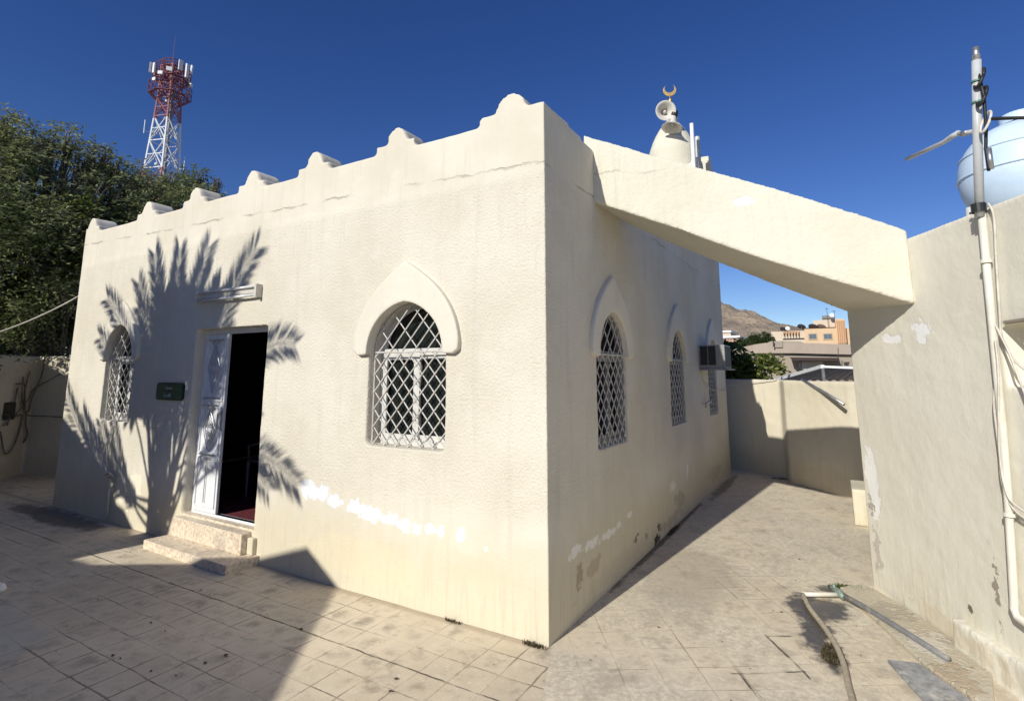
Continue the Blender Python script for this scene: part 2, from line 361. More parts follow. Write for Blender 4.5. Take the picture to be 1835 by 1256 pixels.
    # two open joints in the passage
    def seg(p0, p1, wd):
        v = (p1[0]-p0[0], p1[1]-p0[1]); L = math.hypot(*v); v = (v[0]/L, v[1]/L, 0); q = g.vmath('SUBTRACT', Q, (p0[0], p0[1], 0))
        al = g.vmath('DOT_PRODUCT', q, v); ac_ = g.math('ABSOLUTE', g.vmath('DOT_PRODUCT', q, (-v[1], v[0], 0)))
        return g.math('MULTIPLY', g.ramp(ac_, wd*.4, wd, 1, 0), g.math('MULTIPLY', g.ramp(al, -.01, .02), g.ramp(al, L, L+.03, 1, 0)))
    for p0, p1 in (((1.20,.31),(1.62,.58)), ((1.19,.44),(1.44,.04)), ((1.34,1.03),(1.66,.52)), ((1.36,1.0),(1.50,1.09))):
        base = g.mix(g.math('MULTIPLY', seg(p0, p1, .013), g.ramp(mid, .42, .55, .15, .85)), base, (.05,.042,.035))
    # mortar fillet and dirt along the facade foot
    ff = g.math('MULTIPLY', g.math('MULTIPLY', g.ramp(g.math('ABSOLUTE', g.math('ADD', Y, .02)), .02, .07, 1, 0), g.ramp(X, .0, .03, 1, 0)), .6)
    base = g.mix(ff, base, (.36,.29,.21))
    # greenish reflected light painted into the tiles far left
    base = g.mix(g.math('MULTIPLY', g.blob(P, (-4.0, -2.6, 0), (1.2, 1.1, 1), .35, 2.0, .1, .3), .45), base, (.47,.50,.44))
    # wet stains round the hose, rust and dirt spots, a dark strip along the facade's left foot
    wet = None
    for (c0, sz) in (((1.60, 1.78, 0), (.24, .45, 1)), ((1.68, 1.30, 0), (.16, .62, 1)), ((1.78, 1.80, 0), (.22, .36, 1)), ((1.84, 2.28, 0), (.30, .16, 1)), ((1.80, .90, 0), (.13, .30, 1))):
        b = g.blob(P, c0, sz, .8, 9, .15, .62); wet = b if wet is None else g.math('MAXIMUM', wet, b)
    base = g.mix(g.math('MULTIPLY', wet, .95), base, g.mix(fine, (.045,.038,.032), (.11,.10,.085)))
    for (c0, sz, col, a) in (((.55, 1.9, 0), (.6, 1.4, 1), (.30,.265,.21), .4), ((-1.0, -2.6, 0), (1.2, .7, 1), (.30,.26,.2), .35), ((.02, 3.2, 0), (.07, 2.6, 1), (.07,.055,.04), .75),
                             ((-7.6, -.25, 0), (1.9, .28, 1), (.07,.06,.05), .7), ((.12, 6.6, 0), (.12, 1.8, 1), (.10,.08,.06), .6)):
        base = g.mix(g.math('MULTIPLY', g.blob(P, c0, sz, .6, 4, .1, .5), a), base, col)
    N.links.new(base, p.inputs['Base Color'])
    N.links.new(g.math('SUBTRACT', .72, g.math('MULTIPLY', wet, .42)), p.inputs['Roughness']); p.inputs['Specular IOR Level'].default_value = .35
    h = g.math('SUBTRACT', g.math('ADD', g.math('MULTIPLY', fine, .35), g.math('MULTIPLY', rnd, .12)), g.math('MULTIPLY', g.math('MAXIMUM', j, g.math('MAXIMUM', ej, ej2)), 1.4))
    N.links.new(g.bump(h, .5, .008), p.inputs['Normal']); return M
m_paving = paving()
def earth():
    M, N, p = newmat('dry_earth'); g = G(N); P = g.pos()
    a = g.noise(P, .06, 6, .65); b = g.noise(P, .9, 6, .7)
    c = g.mix(g.ramp(a, .4, .6), (.40,.32,.23), (.30,.24,.175)); c = g.mix(g.ramp(b, .5, .65, 0, .7), c, (.22,.175,.13))
    N.links.new(c, p.inputs['Base Color']); p.inputs['Roughness'].default_value = .95
    N.links.new(g.bump(b, .8, .3), p.inputs['Normal']); return M
m_earth = earth()
def granite():
    M, N, p = newmat('pebbled_stone'); g = G(N); P = g.pos()
    v = g.n('ShaderNodeTexVoronoi'); g.put(v.inputs['Vector'], g.vmath('ADD', P, (0,0,0))); v.inputs['Scale'].default_value = 55
    n = g.noise(P, 30, 4, .65); c = g.mix(g.ramp(n, .44, .6), (.70,.61,.48), (.50,.39,.28))
    c = g.mix(g.ramp(g.noise(P, 60, 3, .6), .56, .66, 0, .8), c, (.78,.70,.58)); c = g.mix(g.ramp(g.noise(P, 3, 4), .5, .7, 0, .5), c, (.33,.29,.24))
    N.links.new(c, p.inputs['Base Color']); p.inputs['Roughness'].default_value = .55
    N.links.new(g.bump(n, .3, .006), p.inputs['Normal']); return M
m_granite = granite()

# ------------------------------------------------------------ setting: ground, hill
gm = MB(); n_ = 30
ground = MB().add([(-900,-300,-.06),(900,-300,-.06),(900,900,-.06),(-900,900,-.06)], [(0,1,2,3)]).build('ground', m_earth)
tag(ground, 'dry brown earth beyond the compound', kind='structure')
pv = MB().add([(-13.5,-12,0),(9,-12,0),(9,9.5,-.0),(-13.5,9.5,-.0)], [(0,1,2,3)]).build('courtyard_paving', m_paving)
tag(pv, 'worn square beige courtyard tiles with dark joints', kind='structure')
def hill():
    nx, ny = 260, 90; xs = np.linspace(-330, 160, nx); ys = np.linspace(190, 420, ny)
    Xg, Yg = np.meshgrid(xs, ys); 
    ridge = np.interp(Xg, [-330,-180,-90,-47,-36,-25,-10,0,30,80,160], [78,70,50,36,31,24.5,20,17,13,9,4])
    prof = np.interp(Yg, [190,215,250,290,330,420], [0,.16,.55,1.0,1.03,.2])
    Zg = ridge*prof
    for k, (a, f) in enumerate(((3.2,.035),(1.8,.09),(1.2,.21),(.8,.5))):
        ph = rng.uniform(0, 6, 6)
        Zg += a*np.minimum(1, ridge/30)*prof**.5*(np.sin(Xg*f+ph[0]+1.7*np.sin(Yg*f*.7+ph[1]))*np.cos(Yg*f*1.1+ph[2]+1.3*np.sin(Xg*f*.9+ph[3])))
    Zg += rng.normal(0, .35, Zg.shape)*prof
    Zg[0] = -1
    vs = np.stack([Xg.ravel(), Yg.ravel(), Zg.ravel()], 1); mb = MB(); mb.v = [tuple(v) for v in vs]
    mb.f = [(j*nx+i, j*nx+i+1, (j+1)*nx+i+1, (j+1)*nx+i) for j in range(ny-1) for i in range(nx-1)]
    M, N, p = newmat('rocky_hillside'); g = G(N); P = g.pos()
    a = g.noise(g.vmath('MULTIPLY', P, (1,1,2.2)), .09, 7, .7); b = g.noise(P, .5, 6, .75)
    c = g.mix(g.ramp(a, .42, .6), (.46,.36,.255), (.29,.235,.18)); c = g.mix(g.ramp(b, .53, .62, 0, .85), c, (.16,.13,.10)); c = g.mix(g.ramp(b, .30, .42, .7, 0), c, (.58,.48,.36))
    N.links.new(c, p.inputs['Base Color']); p.inputs['Roughness'].default_value = 1
    N.links.new(g.bump(g.math('ADD', a, b), 1.0, 1.6), p.inputs['Normal'])
    o = mb.build('hill', M, smooth=True); tag(o, 'bare rocky brown hillside behind the houses', kind='structure')
hill()

# ------------------------------------------------------------ the mosque
mosque = empty('mosque', (-4.2, 4.0, 0), 'small cream plaster mosque with stepped rounded parapet and arched grilled windows', 'mosque')
def arch_pts(cx, zs, hw, h, n=14, k=1.0):      # slightly pointed arch from right spring to left spring
    out = []
    for i in range(2*n+1):
        t = i/(2*n)*PI; x = math.cos(t); z = math.sin(t)
        z = z*(1-.12) + .12*(1-abs(x))**.8
        out.append((cx + x*hw, zs + z*h))
    return out
def opening(cx, z0, zs, hw, h): return [(cx-hw, z0), (cx+hw, z0)] + arch_pts(cx, zs, hw, h)
def hood_loops(cx, zs, hw, h, W, H):
    outer = []
    n = 16
    for i in range(n+1):                        # pointed, slightly bulging outline
        t = i/n; x = W*(1 - t**1.75*1.0); outer.append((cx+x, zs-.02 + H*(t**.72)))
    outer += [(2*cx-x, z) for x, z in outer[::-1][1:]]
    inner = arch_pts(cx, zs, hw, h)
    rc = .07
    return [[(cx+hw, zs-.02)] + [(cx+W-rc, zs-.03), (cx+W-.01, zs+.01)] + outer[1:-1] + [(cx-W+.01, zs+.01), (cx-W+rc, zs-.03), (cx-hw, zs-.02)] + inner[::-1]]
def parapet(x_start, x_end, bumps, base=4.205, mirror=False):
    """top outline from x_end (right) to x_start (left)"""
    pts = []
    def dome(c, r, z, h): return [(c + r*math.cos(t), z + h*math.sin(t)) for t in [PI*i/10 for i in range(11)]]
    for (c, wl, wr, dr) in bumps:               # centre, ledge half widths left/right, dome radius
        pts += [(min(c+wr, x_end), base if c+wr < x_end else 4.295), (min(c+wr, x_end), 4.295)] if c+wr < x_end else [(x_end, 4.295)]
        pts += dome(c, dr, 4.275, .165)
        if c-wl > x_start: pts += [(c-wl, 4.295), (c-wl-.01, base)]
        else: pts += [(x_start, 4.295)]
    return pts
W1 = (-1.465, 1.31, 2.18, .462, .465); W0 = (-6.80, 1.31, 2.18, .40, .475)
top = parapet(-8.37, 0, [(-.33, .32, .4, .155), (-1.67, .27, .23, .13), (-2.89, .27, .23, .13), (-4.02, .26, .23, .13), (-5.25, .26, .23, .13), (-6.47, .26, .23, .13), (-8.16, .3, .24, .13)])
outline = [(-8.37, -.05), (0, -.05)] + top
door_hole = [(-4.91, .31), (-3.53, .31), (-3.53, 2.515), (-4.91, 2.515)]
Mf = frame((0, .16, 0), (1,0,0), (0,0,1))
T = .16
fac = fill([outline, opening(*W1), opening(*W0), door_hole], T, Mf)
RW = [(1.49, 1.275, 2.165, .42, .44), (4.17, 1.265, 2.155, .42, .44), (6.74, 1.23, 2.15, .40, .44)]
rtop = parapet(.02, 8.08, [(7.85, .3, .3, .15)] + [(y, .27, .25, .14) for y in (6.6, 5.35, 4.1, 2.85)])
rtop += [(1.35, 4.205), (1.05, 4.235), (.7, 4.26), (.3, 4.29)]
rout = [(0.0, -.05), (8.08, -.05)] + rtop + [(0.0, 4.295)]
Mr = frame((-.16, 0, 0), (0,1,0), (0,0,1))
rw = fill([rout] + [opening(*q) for q in RW], T, Mr)
walls = MB(); walls.box((-8.37, .0, -.05), (-8.05, 8.08, 4.21)); walls.box((-8.37, 7.76, -.05), (0, 8.08, 4.21)); walls.box((-8.2, .1, 3.72), (-.1, 7.9, 3.90))
wallmesh = join([fac, rw, walls.mesh()])
wall = link('wall', wallmesh, m_facade, mosque); soften(wall, .0225, .012, .55, 1)
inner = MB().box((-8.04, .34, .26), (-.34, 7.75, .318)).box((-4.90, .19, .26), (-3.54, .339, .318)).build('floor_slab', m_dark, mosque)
ilin = MB().box((-8.04, .36, .37), (-8.0, 7.74, 3.70)).box((-7.99, 7.70, .37), (-.36, 7.74, 3.70)).box((-7.99, .36, 3.66), (-.36, 7.69, 3.70)).box((-.40,5.2,.37),(-.36,5.9,3.65)).build('shade_lining', m_dark, mosque)  # near-black wall and ceiling sheets, coloured for the unlit room

def grille(name, parent, org, xd, cx, z0, zs, hw, h, pitch=.147, bulge=0.0, r=.0062):
    """lattice of diagonal rods; local (u,z) on the vertical plane through org along xd"""
    xd = Vector(xd); out = Vector((xd.y, -xd.x, 0)) if abs(xd.x) > .5 else Vector((1,0,0))
    if abs(xd.x) > .5: out = Vector((0,-1,0))
    arc = arch_pts(cx, zs, hw-.012, h-.015, 20)
    def top_at(u):
        for (a, b) in zip(arc[:-1], arc[1:]):
            if b[0] <= u <= a[0]: return a[1] + (b[1]-a[1])*(a[0]-u)/max(1e-6, a[0]-b[0])
        return zs
    def W3(u, z, o=0): return Vector(org) + xd*u + Vector((0,0,z)) + out*o
    mb = MB()
    def run(c, sgn, lo, hi, inside, o):
        seg = None; u = cx-hw
        while u <= cx+hw+1e-6:
            z = c + sgn*(u-cx)*1.12
            ok = inside(u, z)
            if ok and seg is None: seg = (u, z)
            if not ok and seg is not None:
                if last[0]-seg[0] > .015: mb.tube([W3(*seg, o), W3(*last, o)], r, 6)
                seg = None
            last = (u, z); u += .004
        if seg is not None and last[0]-seg[0] > .015: mb.tube([W3(*seg, o), W3(*last, o)], r, 6)
    low = lambda u, z: z0-.03 <= z <= zs-.005 and abs(u-cx) <= hw-.006
    upp = lambda u, z: zs+.005 <= z <= top_at(u) and abs(u-cx) <= hw-.01
    for k in range(-14, 24):
        c = z0 + k*pitch*1.12
        run(c, 1, 0, 0, low, .006); run(c, -1, 0, 0, low, -.006); run(c, 1, 0, 0, upp, .006)
        if k % 2 == 0: run(c, -1, 0, 0, upp, -.006)
    mb.tube([W3(cx-hw+.01, zs), W3(cx+hw-.01, zs)], .009, 6)
    mb.tube([W3(x, z) for x, z in arc], .008, 6)
    for sd in (-1, 1): mb.tube([W3(cx+sd*(hw-.012), z0), W3(cx+sd*(hw-.012), zs)], .007, 6)
    return mb.build(name, m_grille, parent)
def window(kind, cx, z0, zs, hw, h, gd=.06, rd=.19, label=None):
    """kind 'f': in the facade (y=0 looking -Y), 'r': right wall (x=0 looking +X)"""
    M = Mf0 = frame((0, 0, 0), (1,0,0), (0,0,1)) if kind == 'f' else frame((0,0,0), (0,1,0), (0,0,1))
    # local third axis: facade -> -Y is outside; right wall: +X is outside
    inn = Vector((0, 1, 0)) if kind == 'f' else Vector((-1, 0, 0))
    def shift(d): return Matrix.Translation(inn*d) @ M
    wn = link('window', fill([opening(cx, z0, zs, hw, h), opening(cx, z0+.05, zs, hw-.045, h-.045)], .022, shift(rd), .003), m_frame if kind == 'f' else m_sideframe, mosque)
    if label: wn['label'] = label
    c = wn; fm = m_frame if kind == 'f' else m_sideframe
    # sashes: mullion, transom, sliding sash rims
    def bar(a, b, d, t=.018): 
        loops = [[(a[0], a[1]), (b[0], a[1]), (b[0], b[1]), (a[0], b[1])]]
        return fill(loops, t, shift(d), .002)
    ms = [bar((cx-hw+.03, zs-.03), (cx+hw-.03, zs+.035), rd, .028), bar((cx-.03, z0+.04), (cx+.035, zs-.02), rd, .024)]
    for s0, s1, d in ((cx-hw+.05, cx-.0, rd-.012), (cx+.0, cx+hw-.05, rd+.012)):
        ms.append(fill([[(s0, z0+.05), (s1, z0+.05), (s1, zs-.03), (s0, zs-.03)], [(s0+.035, z0+.10), (s0+.035, zs-.07), (s1-.035, zs-.07), (s1-.035, z0+.10)]], .014, shift(d), .002))
    q = link('sash', join(ms), fm, c)
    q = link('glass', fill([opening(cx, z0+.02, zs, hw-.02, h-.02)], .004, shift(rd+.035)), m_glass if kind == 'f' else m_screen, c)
    grille('grille', c, tuple(inn*gd), (1,0,0) if kind == 'f' else (0,1,0), cx, z0, zs, hw, h)
    return wn
window('f', *W1, gd=.07, label='arched window right of the doorway')
window('f', *W0, gd=.07, label='arched window left of the doorway, half in palm shade')
for i, q in enumerate(RW): window('r', *q, gd=.022, rd=.075)
# raised hoods round the arches
m_hood = plaster('hood_plaster', (.835, .785, .675), bump=.25, vary=.06)
def hood(kind, q, W, H, off=.021):
    cx, z0, zs, hw, h = q
    M = frame((0, -off+.012, 0), (1,0,0), (0,0,1)) if kind == 'f' else frame((off-.012, 0, 0), (0,1,0), (0,0,1))
    L = hood_loops(cx, zs, hw-.002, h-.002, W, H)
    o = link('window_hood', fill(L, .045, M, .0), m_hood, mosque); soften(o, .012, .006, .2, 2); return o
hood('f', W1, .64, .87); hood('f', W0, .56, .84, .012)
for q in RW: hood('r', q, .60, .84, .013)
# ---- door
door = link('door', fill([[(-4.91, .32), (-3.53, .32), (-3.53, 2.515), (-4.91, 2.515)], [(-4.87, .345), (-4.87, 2.455), (-3.565, 2.455), (-3.565, .345)]], .03, frame((0, .145, 0), (1,0,0), (0,0,1)), .004), m_door, mosque)
def leaf(x0, x1, y, Mx=None):
    mb = MB(); mb.box((x0, y-.018, .35), (x1, y+.018, 2.45)); return mb
lf = leaf(-4.868, -4.40, .125).build('door_leaf', m_door, door, bevel=.004); lf['label'] = 'closed ornamented white left door leaf'
pn = MB()
for a, b in ((.41, .98), (1.02, 1.58), (1.64, 2.40)):
    for (u0, u1, v0, v1) in ((-4.84, -4.43, a, a+.02), (-4.84, -4.43, b-.02, b), (-4.84, -4.82, a+.021, b-.021), (-4.45, -4.43, a+.021, b-.021)):
        pn.box((u0, .094, v0), (u1, .106, v1))
pn.build('panel_moulding', m_door, lf)
orn = MB(); cxo = -4.635
def scroll(cx, cz, r, turns=1.2, s=1, a0=0):
    pts = []
    for i in range(26):
        t = i/25; a = a0 + s*turns*2*PI*t; rr = r*(1-.75*t); pts.append((cx + math.cos(a)*rr, .088, cz + math.sin(a)*rr))
    return pts
for zc, hh in ((2.03, .30), (1.30, .24)):
    orn.tube([(cxo, .088, zc+hh), (cxo-.12, .088, zc+.02), (cxo, .088, zc-hh), (cxo+.12, .088, zc+.02), (cxo, .088, zc+hh)], .006, 6)
    orn.tube([(cxo, .088, zc+hh*.7), (cxo-.07, .088, zc), (cxo, .088, zc-hh*.7), (cxo+.07, .088, zc), (cxo, .088, zc+hh*.7)], .005, 6)
    for k in range(4): orn.tube(scroll(cxo + (.035 if k%2 else -.035), zc + (.05 if k<2 else -.05), .035, 1.1, 1 if k in (0,3) else -1, k), .005, 6)
    for k in (-1, 1): orn.tube(scroll(cxo+k*.05, zc+k*0+hh+.02, .03, 1.2, k, 0), .005, 6)
    orn.tube([(cxo-.16, .086, zc+hh+.05), (cxo+.16, .086, zc+hh+.05)], .007, 6); orn.tube([(cxo-.16, .086, zc-hh-.05), (cxo+.16, .086, zc-hh-.05)], .007, 6)
orn.tube([(cxo, .088, 2.45), (cxo, .088, 2.38)], .005, 6); orn.tube([(cxo, .090, .46), (cxo, .090, .98)], .005, 6)
orn.build('iron_ornament', m_galv, lf)
MB().tube([(-4.425, .10, 1.33), (-4.425, .055, 1.33), (-4.425, .055, 1.50), (-4.425, .10, 1.50)], .008, 8).box((-4.442,.098,1.30),(-4.405,.106,1.53)).build('handle', m_galv, lf)
lf2 = MB().box((-3.605, .18, .38), (-3.57, .80, 2.45)).build('door_leaf', m_door, door, bevel=.004); lf2['label'] = 'open right door leaf swung inside'
MB().box((-4.91, .02, .295), (-3.53, .20, .322)).build('door_sill', m_granite, mosque)
MB().box((-4.88, .112, .3225), (-3.55, .178, .345)).build('threshold', m_paint, door)
cp = MB().box((-5.6, .345, .321), (-1.2, 4.5, .332)).box((-4.86, .20, .321), (-3.60, .344, .332)).build('prayer_carpet', m_carpet); tag(cp, 'dark red carpet on the floor just inside the open doorway', 'carpet')
# plastic chair dimly seen inside
ch = empty('plastic_chair', (-4.75, 1.05, .332), 'white plastic chair standing in the dark room behind the doorway', 'chair')
mc = simple('chair_plastic', (.16,.16,.17), .4, bump=0)  # white chair, its dimness put into a dark grey colour
MB().box((-4.96,.84,.80),(-4.54,1.26,.83)).build('seat', mc, ch, bevel=.01)
bk = MB()
for i in range(5): bk.box((-4.94+i*.085,1.25,.86),(-4.89+i*.085,1.27,1.18))
bk.box((-4.97,1.245,1.18),(-4.53,1.275,1.24)); bk.build('backrest', mc, ch, bevel=.006)
for sx, sy in ((-4.95,.86),(-4.56,.86),(-4.95,1.24),(-4.56,1.24)): MB().tube([(sx,sy,.333),(sx,sy,.80)],[.016,.022],8).build('leg', mc, ch)
for sx in (-4.97,-4.54): MB().tube([(sx,.88,.83),(sx,.86,1.0),(sx,1.22,1.04)],.015,8).build('armrest', mc, ch)
# ---- minaret on the roof
mn = empty('minaret', (-.62, 7.1, 3.9), 'small cream minaret turret with rounded top and crescent rising behind the archway', 'minaret')
sh = MB().box((-1.25, 6.62, 3.88), (-.02, 8.02, 6.02)); sh.box((-.28, 7.5, 6.0), (.0, 8.02, 6.36)).box((-.22, 7.62, 6.3), (.0, 7.9, 6.50))
for a in ((-1.25, 6.62), (-.16, 6.62), (-1.25, 7.62), (-.16, 7.62)): sh.box((a[0], a[1], 6.02), (a[0]+.14 if a[0] > -1 else a[0]+.14, a[1]+.18, 6.12))
soften(sh.build('shaft', m_arch, mn), .03, .008, .4, 2)
M0 = Matrix.Translation((-.62, 7.12, 0))
MB().lathe([(.48,6.0),(.48,6.42),(.475,6.50),(.45,6.58),(.40,6.72),(.335,6.86),(.26,6.99),(.18,7.10),(.11,7.18),(.07,7.24),(.05,7.30),(0,7.31)], M0, 40).build('dome', m_arch, mn, smooth=True)
MB().lathe([(0,7.26),(.02,7.27),(.02,7.46),(.05,7.48),(.075,7.53),(.075,7.57),(.05,7.62),(.03,7.64),(.045,7.67),(.03,7.70),(.014,7.72),(.014,7.78),(0,7.80)], M0, 20).build('finial', m_brass, mn, smooth=True)
cr = []
Rc, ro, dz = .135, .105, .045
a0, a1 = math.radians(-238), math.radians(58)
nn = 30
o1 = [(Rc*math.cos(a0+(a1-a0)*i/nn), Rc*math.sin(a0+(a1-a0)*i/nn)) for i in range(nn+1)]
b0, b1 = math.atan2(o1[-1][1]-dz, o1[-1][0]), math.atan2(o1[0][1]-dz, o1[0][0])
if b1 > b0: b1 -= 2*PI
rr0 = math.hypot(o1[-1][0], o1[-1][1]-dz)
o2 = [(rr0*math.cos(b0+(b1-b0)*i/nn), dz+rr0*math.sin(b0+(b1-b0)*i/nn)) for i in range(1, nn)]
link('crescent', fill([o1+o2], .010, frame((-.62, 7.12, 7.90), (.94,.34,0), (0,0,1)), .002), m_brass, mn)
# loudspeakers
def horn(loc, aim, roll=0, label=''):
    q = Vector(aim).to_track_quat('Z', 'Y').to_matrix().to_4x4(); M = Matrix.Translation(loc) @ q
    t = empty('loudspeaker', loc, label, 'loudspeaker', 'horn loudspeakers on the minaret')
    MB().lathe([(.045,-.16),(.05,-.12),(.065,-.05),(.10,.02),(.165,.085),(.20,.10),(.203,.103),(.198,.106),(.16,.094),(.098,.028),(.06,-.04),(.04,-.1),(0,-.1)], M, 40).build('horn', m_horn, t, smooth=True)
    MB().lathe([(0,.045),(.026,.04),(.032,.02),(.03,-.01),(.05,-.09)], M, 20).build('driver_cone', m_horn, t, smooth=True)
    MB().lathe([(0,-.30),(.06,-.295),(.068,-.27),(.068,-.18),(.05,-.162)], M, 24).build('driver', m_black, t, smooth=True)
    return t
horn(at(1191, 201, 10.75), (.50, -1, -.22), label='upper horn loudspeaker facing the courtyard, just below the crescent')
horn(at(1205, 222, 10.72), (-.15, -.25, -1), label='lower horn loudspeaker pointing down, in front of the dome')
br = at(1206, 212, 10.9); tag(MB().tube([br+Vector((-.15,.03,.02)), br+Vector((.02,.0,-.02)), br+Vector((.05,.18,-.02))], .018, 8).box(tuple(br+Vector((-.09,-.03,-.04))), tuple(br+Vector((.09,.03,.03)))).build('speaker_bracket', m_paint), 'white bracket holding the two horn loudspeakers to the dome', 'bracket')
for i, (px0, t0, b0_, r, D) in enumerate(((1239, 222, 296, .036, 10.55), (1249, 246, 296, .05, 10.95))):
    a = at(px0, t0, D); b = at(px0+2, b0_, D); b.z = 5.7
    tag(MB().tube([Vector((a.x,a.y,b.z)), a], r, 12).build('vent_pipe', m_paint if i == 0 else m_greypipe, smooth=False), ['taller white upright pipe beside the minaret dome', 'shorter grey upright pipe behind the taller white one'][i], 'pipe', 'pipes beside the dome')
    MB().box((a.x-.02,a.y-.02,4.0),(a.x+.02,a.y+.02,5.71)).build('stand', m_paint, bpy.data.objects[-1] if False else [o for o in COL.objects if o.name.startswith('vent_pipe')][-1])

# ------------------------------------------------------------ archway beam across the passage
def beam():
    A = Vector((-.10, 1.082, 0)); B = Vector((2.575, 1.575, 0)); A2 = Vector((-.10, 1.86, 0)); B2 = Vector((2.25, 2.63, 0))
    us = [i/24 for i in range(25)]
    topz = lambda x: np.interp(x, [-.1, 0, .63, 1.67, 2.62, 2.8], [4.42, 4.37, 4.08, 3.615, 3.135, 3.08])
    fb = lambda x: np.interp(x, [-.1, .06, .77, 1.42, 2.04, 2.54, 2.8], [3.72, 3.66, 3.34, 3.02, 2.755, 2.55, 2.46])
    bb = lambda x: np.interp(x, [-.1, 0, .5, .97, 1.54, 2.11, 2.4], [3.76, 3.69, 3.40, 3.155, 2.87, 2.60, 2.48])
    vs = []; 
    for u in us:
        f = A.lerp(B, u); b = A2.lerp(B2, u)
        vs += [(f.x, f.y, fb(f.x)), (b.x, b.y, bb(b.x)), (b.x, b.y, topz(f.x)-.02), (f.x, f.y, topz(f.x))]
    fs = [(0,1,2,3), tuple(4*24+k for k in (3,2,1,0))]
    for i in range(24):
        for k in range(4): fs.append((4*i+k, 4*i+(k+1)%4, 4*i+4+(k+1)%4, 4*i+4+k))
    me = MB().add(vs, fs).mesh(); bm = bmesh.new(); bm.from_mesh(me); bmesh.ops.recalc_face_normals(bm, faces=bm.faces); bm.to_mesh(me); bm.free()
    o = link('archway', me, m_arch); soften(o, .018, .012, .35, 0)
    tag(o, 'sloping cream plaster archway beam spanning the passage from mosque to outbuilding', 'archway')
beam()
# ------------------------------------------------------------ outbuilding on the right
P0 = Vector((2.111, 2.585, 0)); wv_ = Vector((.417, -.909, 0)); nv_ = Vector((.909, .417, 0))
def an(s, b, z=0): q = P0 + wv_*s + nv_*b; return Vector((q.x, q.y, z))
annex = empty('outbuilding', tuple(an(1, 1)), 'cream plaster outbuilding with peeling paint and a wall niche, carrying the water tank', 'building')
fp = [an(0, 0), an(3.6, 0), an(3.6, 3.4), an(-.4, 3.4), an(-1.2, 1.0)]
def annex_wall():
    S1 = 3.6
    outline = [(0, -.05), (S1, -.05), (S1, 3.06), (1.9, 3.095), (0, 3.105)]
    niche = [(1.95, 1.90), (2.75, 1.90), (2.75, 2.30), (1.95, 2.30)]
    Mx = frame(an(0, .10), tuple(wv_), (0,0,1))       # third axis = w x z
    a = fill([outline, niche], .10, Mx)
    body = MB(); 
    pts = [(an(0,.19).x, an(0,.19).y), (an(3.6,.19).x, an(3.6,.19).y), (fp[2].x, fp[2].y), (fp[3].x, fp[3].y), (fp[4].x, fp[4].y)]
    body.prism(pts, -.05, 2.85)
    p2 = [(an(3.55,.19).x, an(3.55,.19).y)]
    # swelling foot of the wall
    foot = MB(); foot.prism([tuple(an(1.18,-.07).xy), tuple(an(3.6,-.10).xy), tuple(an(3.6,.1).xy), tuple(an(1.18,.1).xy)], -.05, .24)
    foot.prism([tuple(an(1.78,-.025).xy), tuple(an(3.6,-.03).xy), tuple(an(3.6,.1).xy), tuple(an(1.80,.1).xy)], .2, 3.06)
    foot2 = MB()
    # cut the niche out of the second skin by building it in pieces
    me = join([a, body.mesh()])
    o = link('wall', me, m_annex, annex); soften(o, .02, .014, .7, 2)
    f2 = MB()
    f2.prism([tuple(an(1.20,-.07).xy), tuple(an(3.6,-.11).xy), tuple(an(3.6,.1).xy), tuple(an(1.22,.1).xy)], -.05, .22)
    q = f2.build('wall_foot', m_annex, annex); soften(q, .02, .03, .3, 4)
annex_wall()
ns = MB().add([an(2.0,.0,2.30), an(2.8,.0,2.30), an(2.8,-.10,2.315), an(2.0,-.02,2.305), an(2.0,.0,2.315), an(2.8,.0,2.315), an(2.8,-.10,2.33), an(2.0,-.02,2.32)],
    [(0,1,2,3),(7,6,5,4),(0,4,5,1),(1,5,6,2),(2,6,7,3),(3,7,4,0)]).build('niche_lintel', m_conc, annex)
# kerb strip along the outbuilding foot
st_ = MB().prism([(1.84, 2.30), (2.03, 2.52), (2.30, 2.14), (2.72, 1.25), (2.62, .60), (2.36, .98), (2.1, 1.66)], -.02, .035)
m_strip = plaster('cement_strip', (.66,.60,.48), bump=.8, vary=.16, patches=[((2.2,1.9,0),(.3,.3,.2),(.34,.30,.24),1.2,6,.6),((2.4,1.4,0),(.2,.4,.2),(.62,.58,.50),1.2,9,.6),((2.5,.9,0),(.2,.3,.2),(.40,.30,.20),1.3,9,.6)])
o = st_.build('kerb_strip', m_strip, bevel=.012); tag(o, 'low cement strip along the foot of the outbuilding', kind='structure')
o = MB().prism([(2.12, 1.02), (2.30, 1.07), (2.60, .58), (2.62, .2), (2.40, .2)], -.02, .02).build('drain_cover', simple('grey_cement', (.36,.36,.36), .7, vary=.2, sc=18, dirt=(.58,.55,.48)), bevel=.005)
tag(o, 'grey cement drain cover set in the paving at the bottom right', 'drain cover')
o = MB().box((2.02, 4.88, 0), (2.55, 5.6, .46)).build('low_block', plaster('block_plaster', (.78,.72,.56), bump=.3)); soften(o, .02, .012, .3, 2)
tag(o, 'low yellowish plaster block behind the outbuilding corner in the passage', 'block')
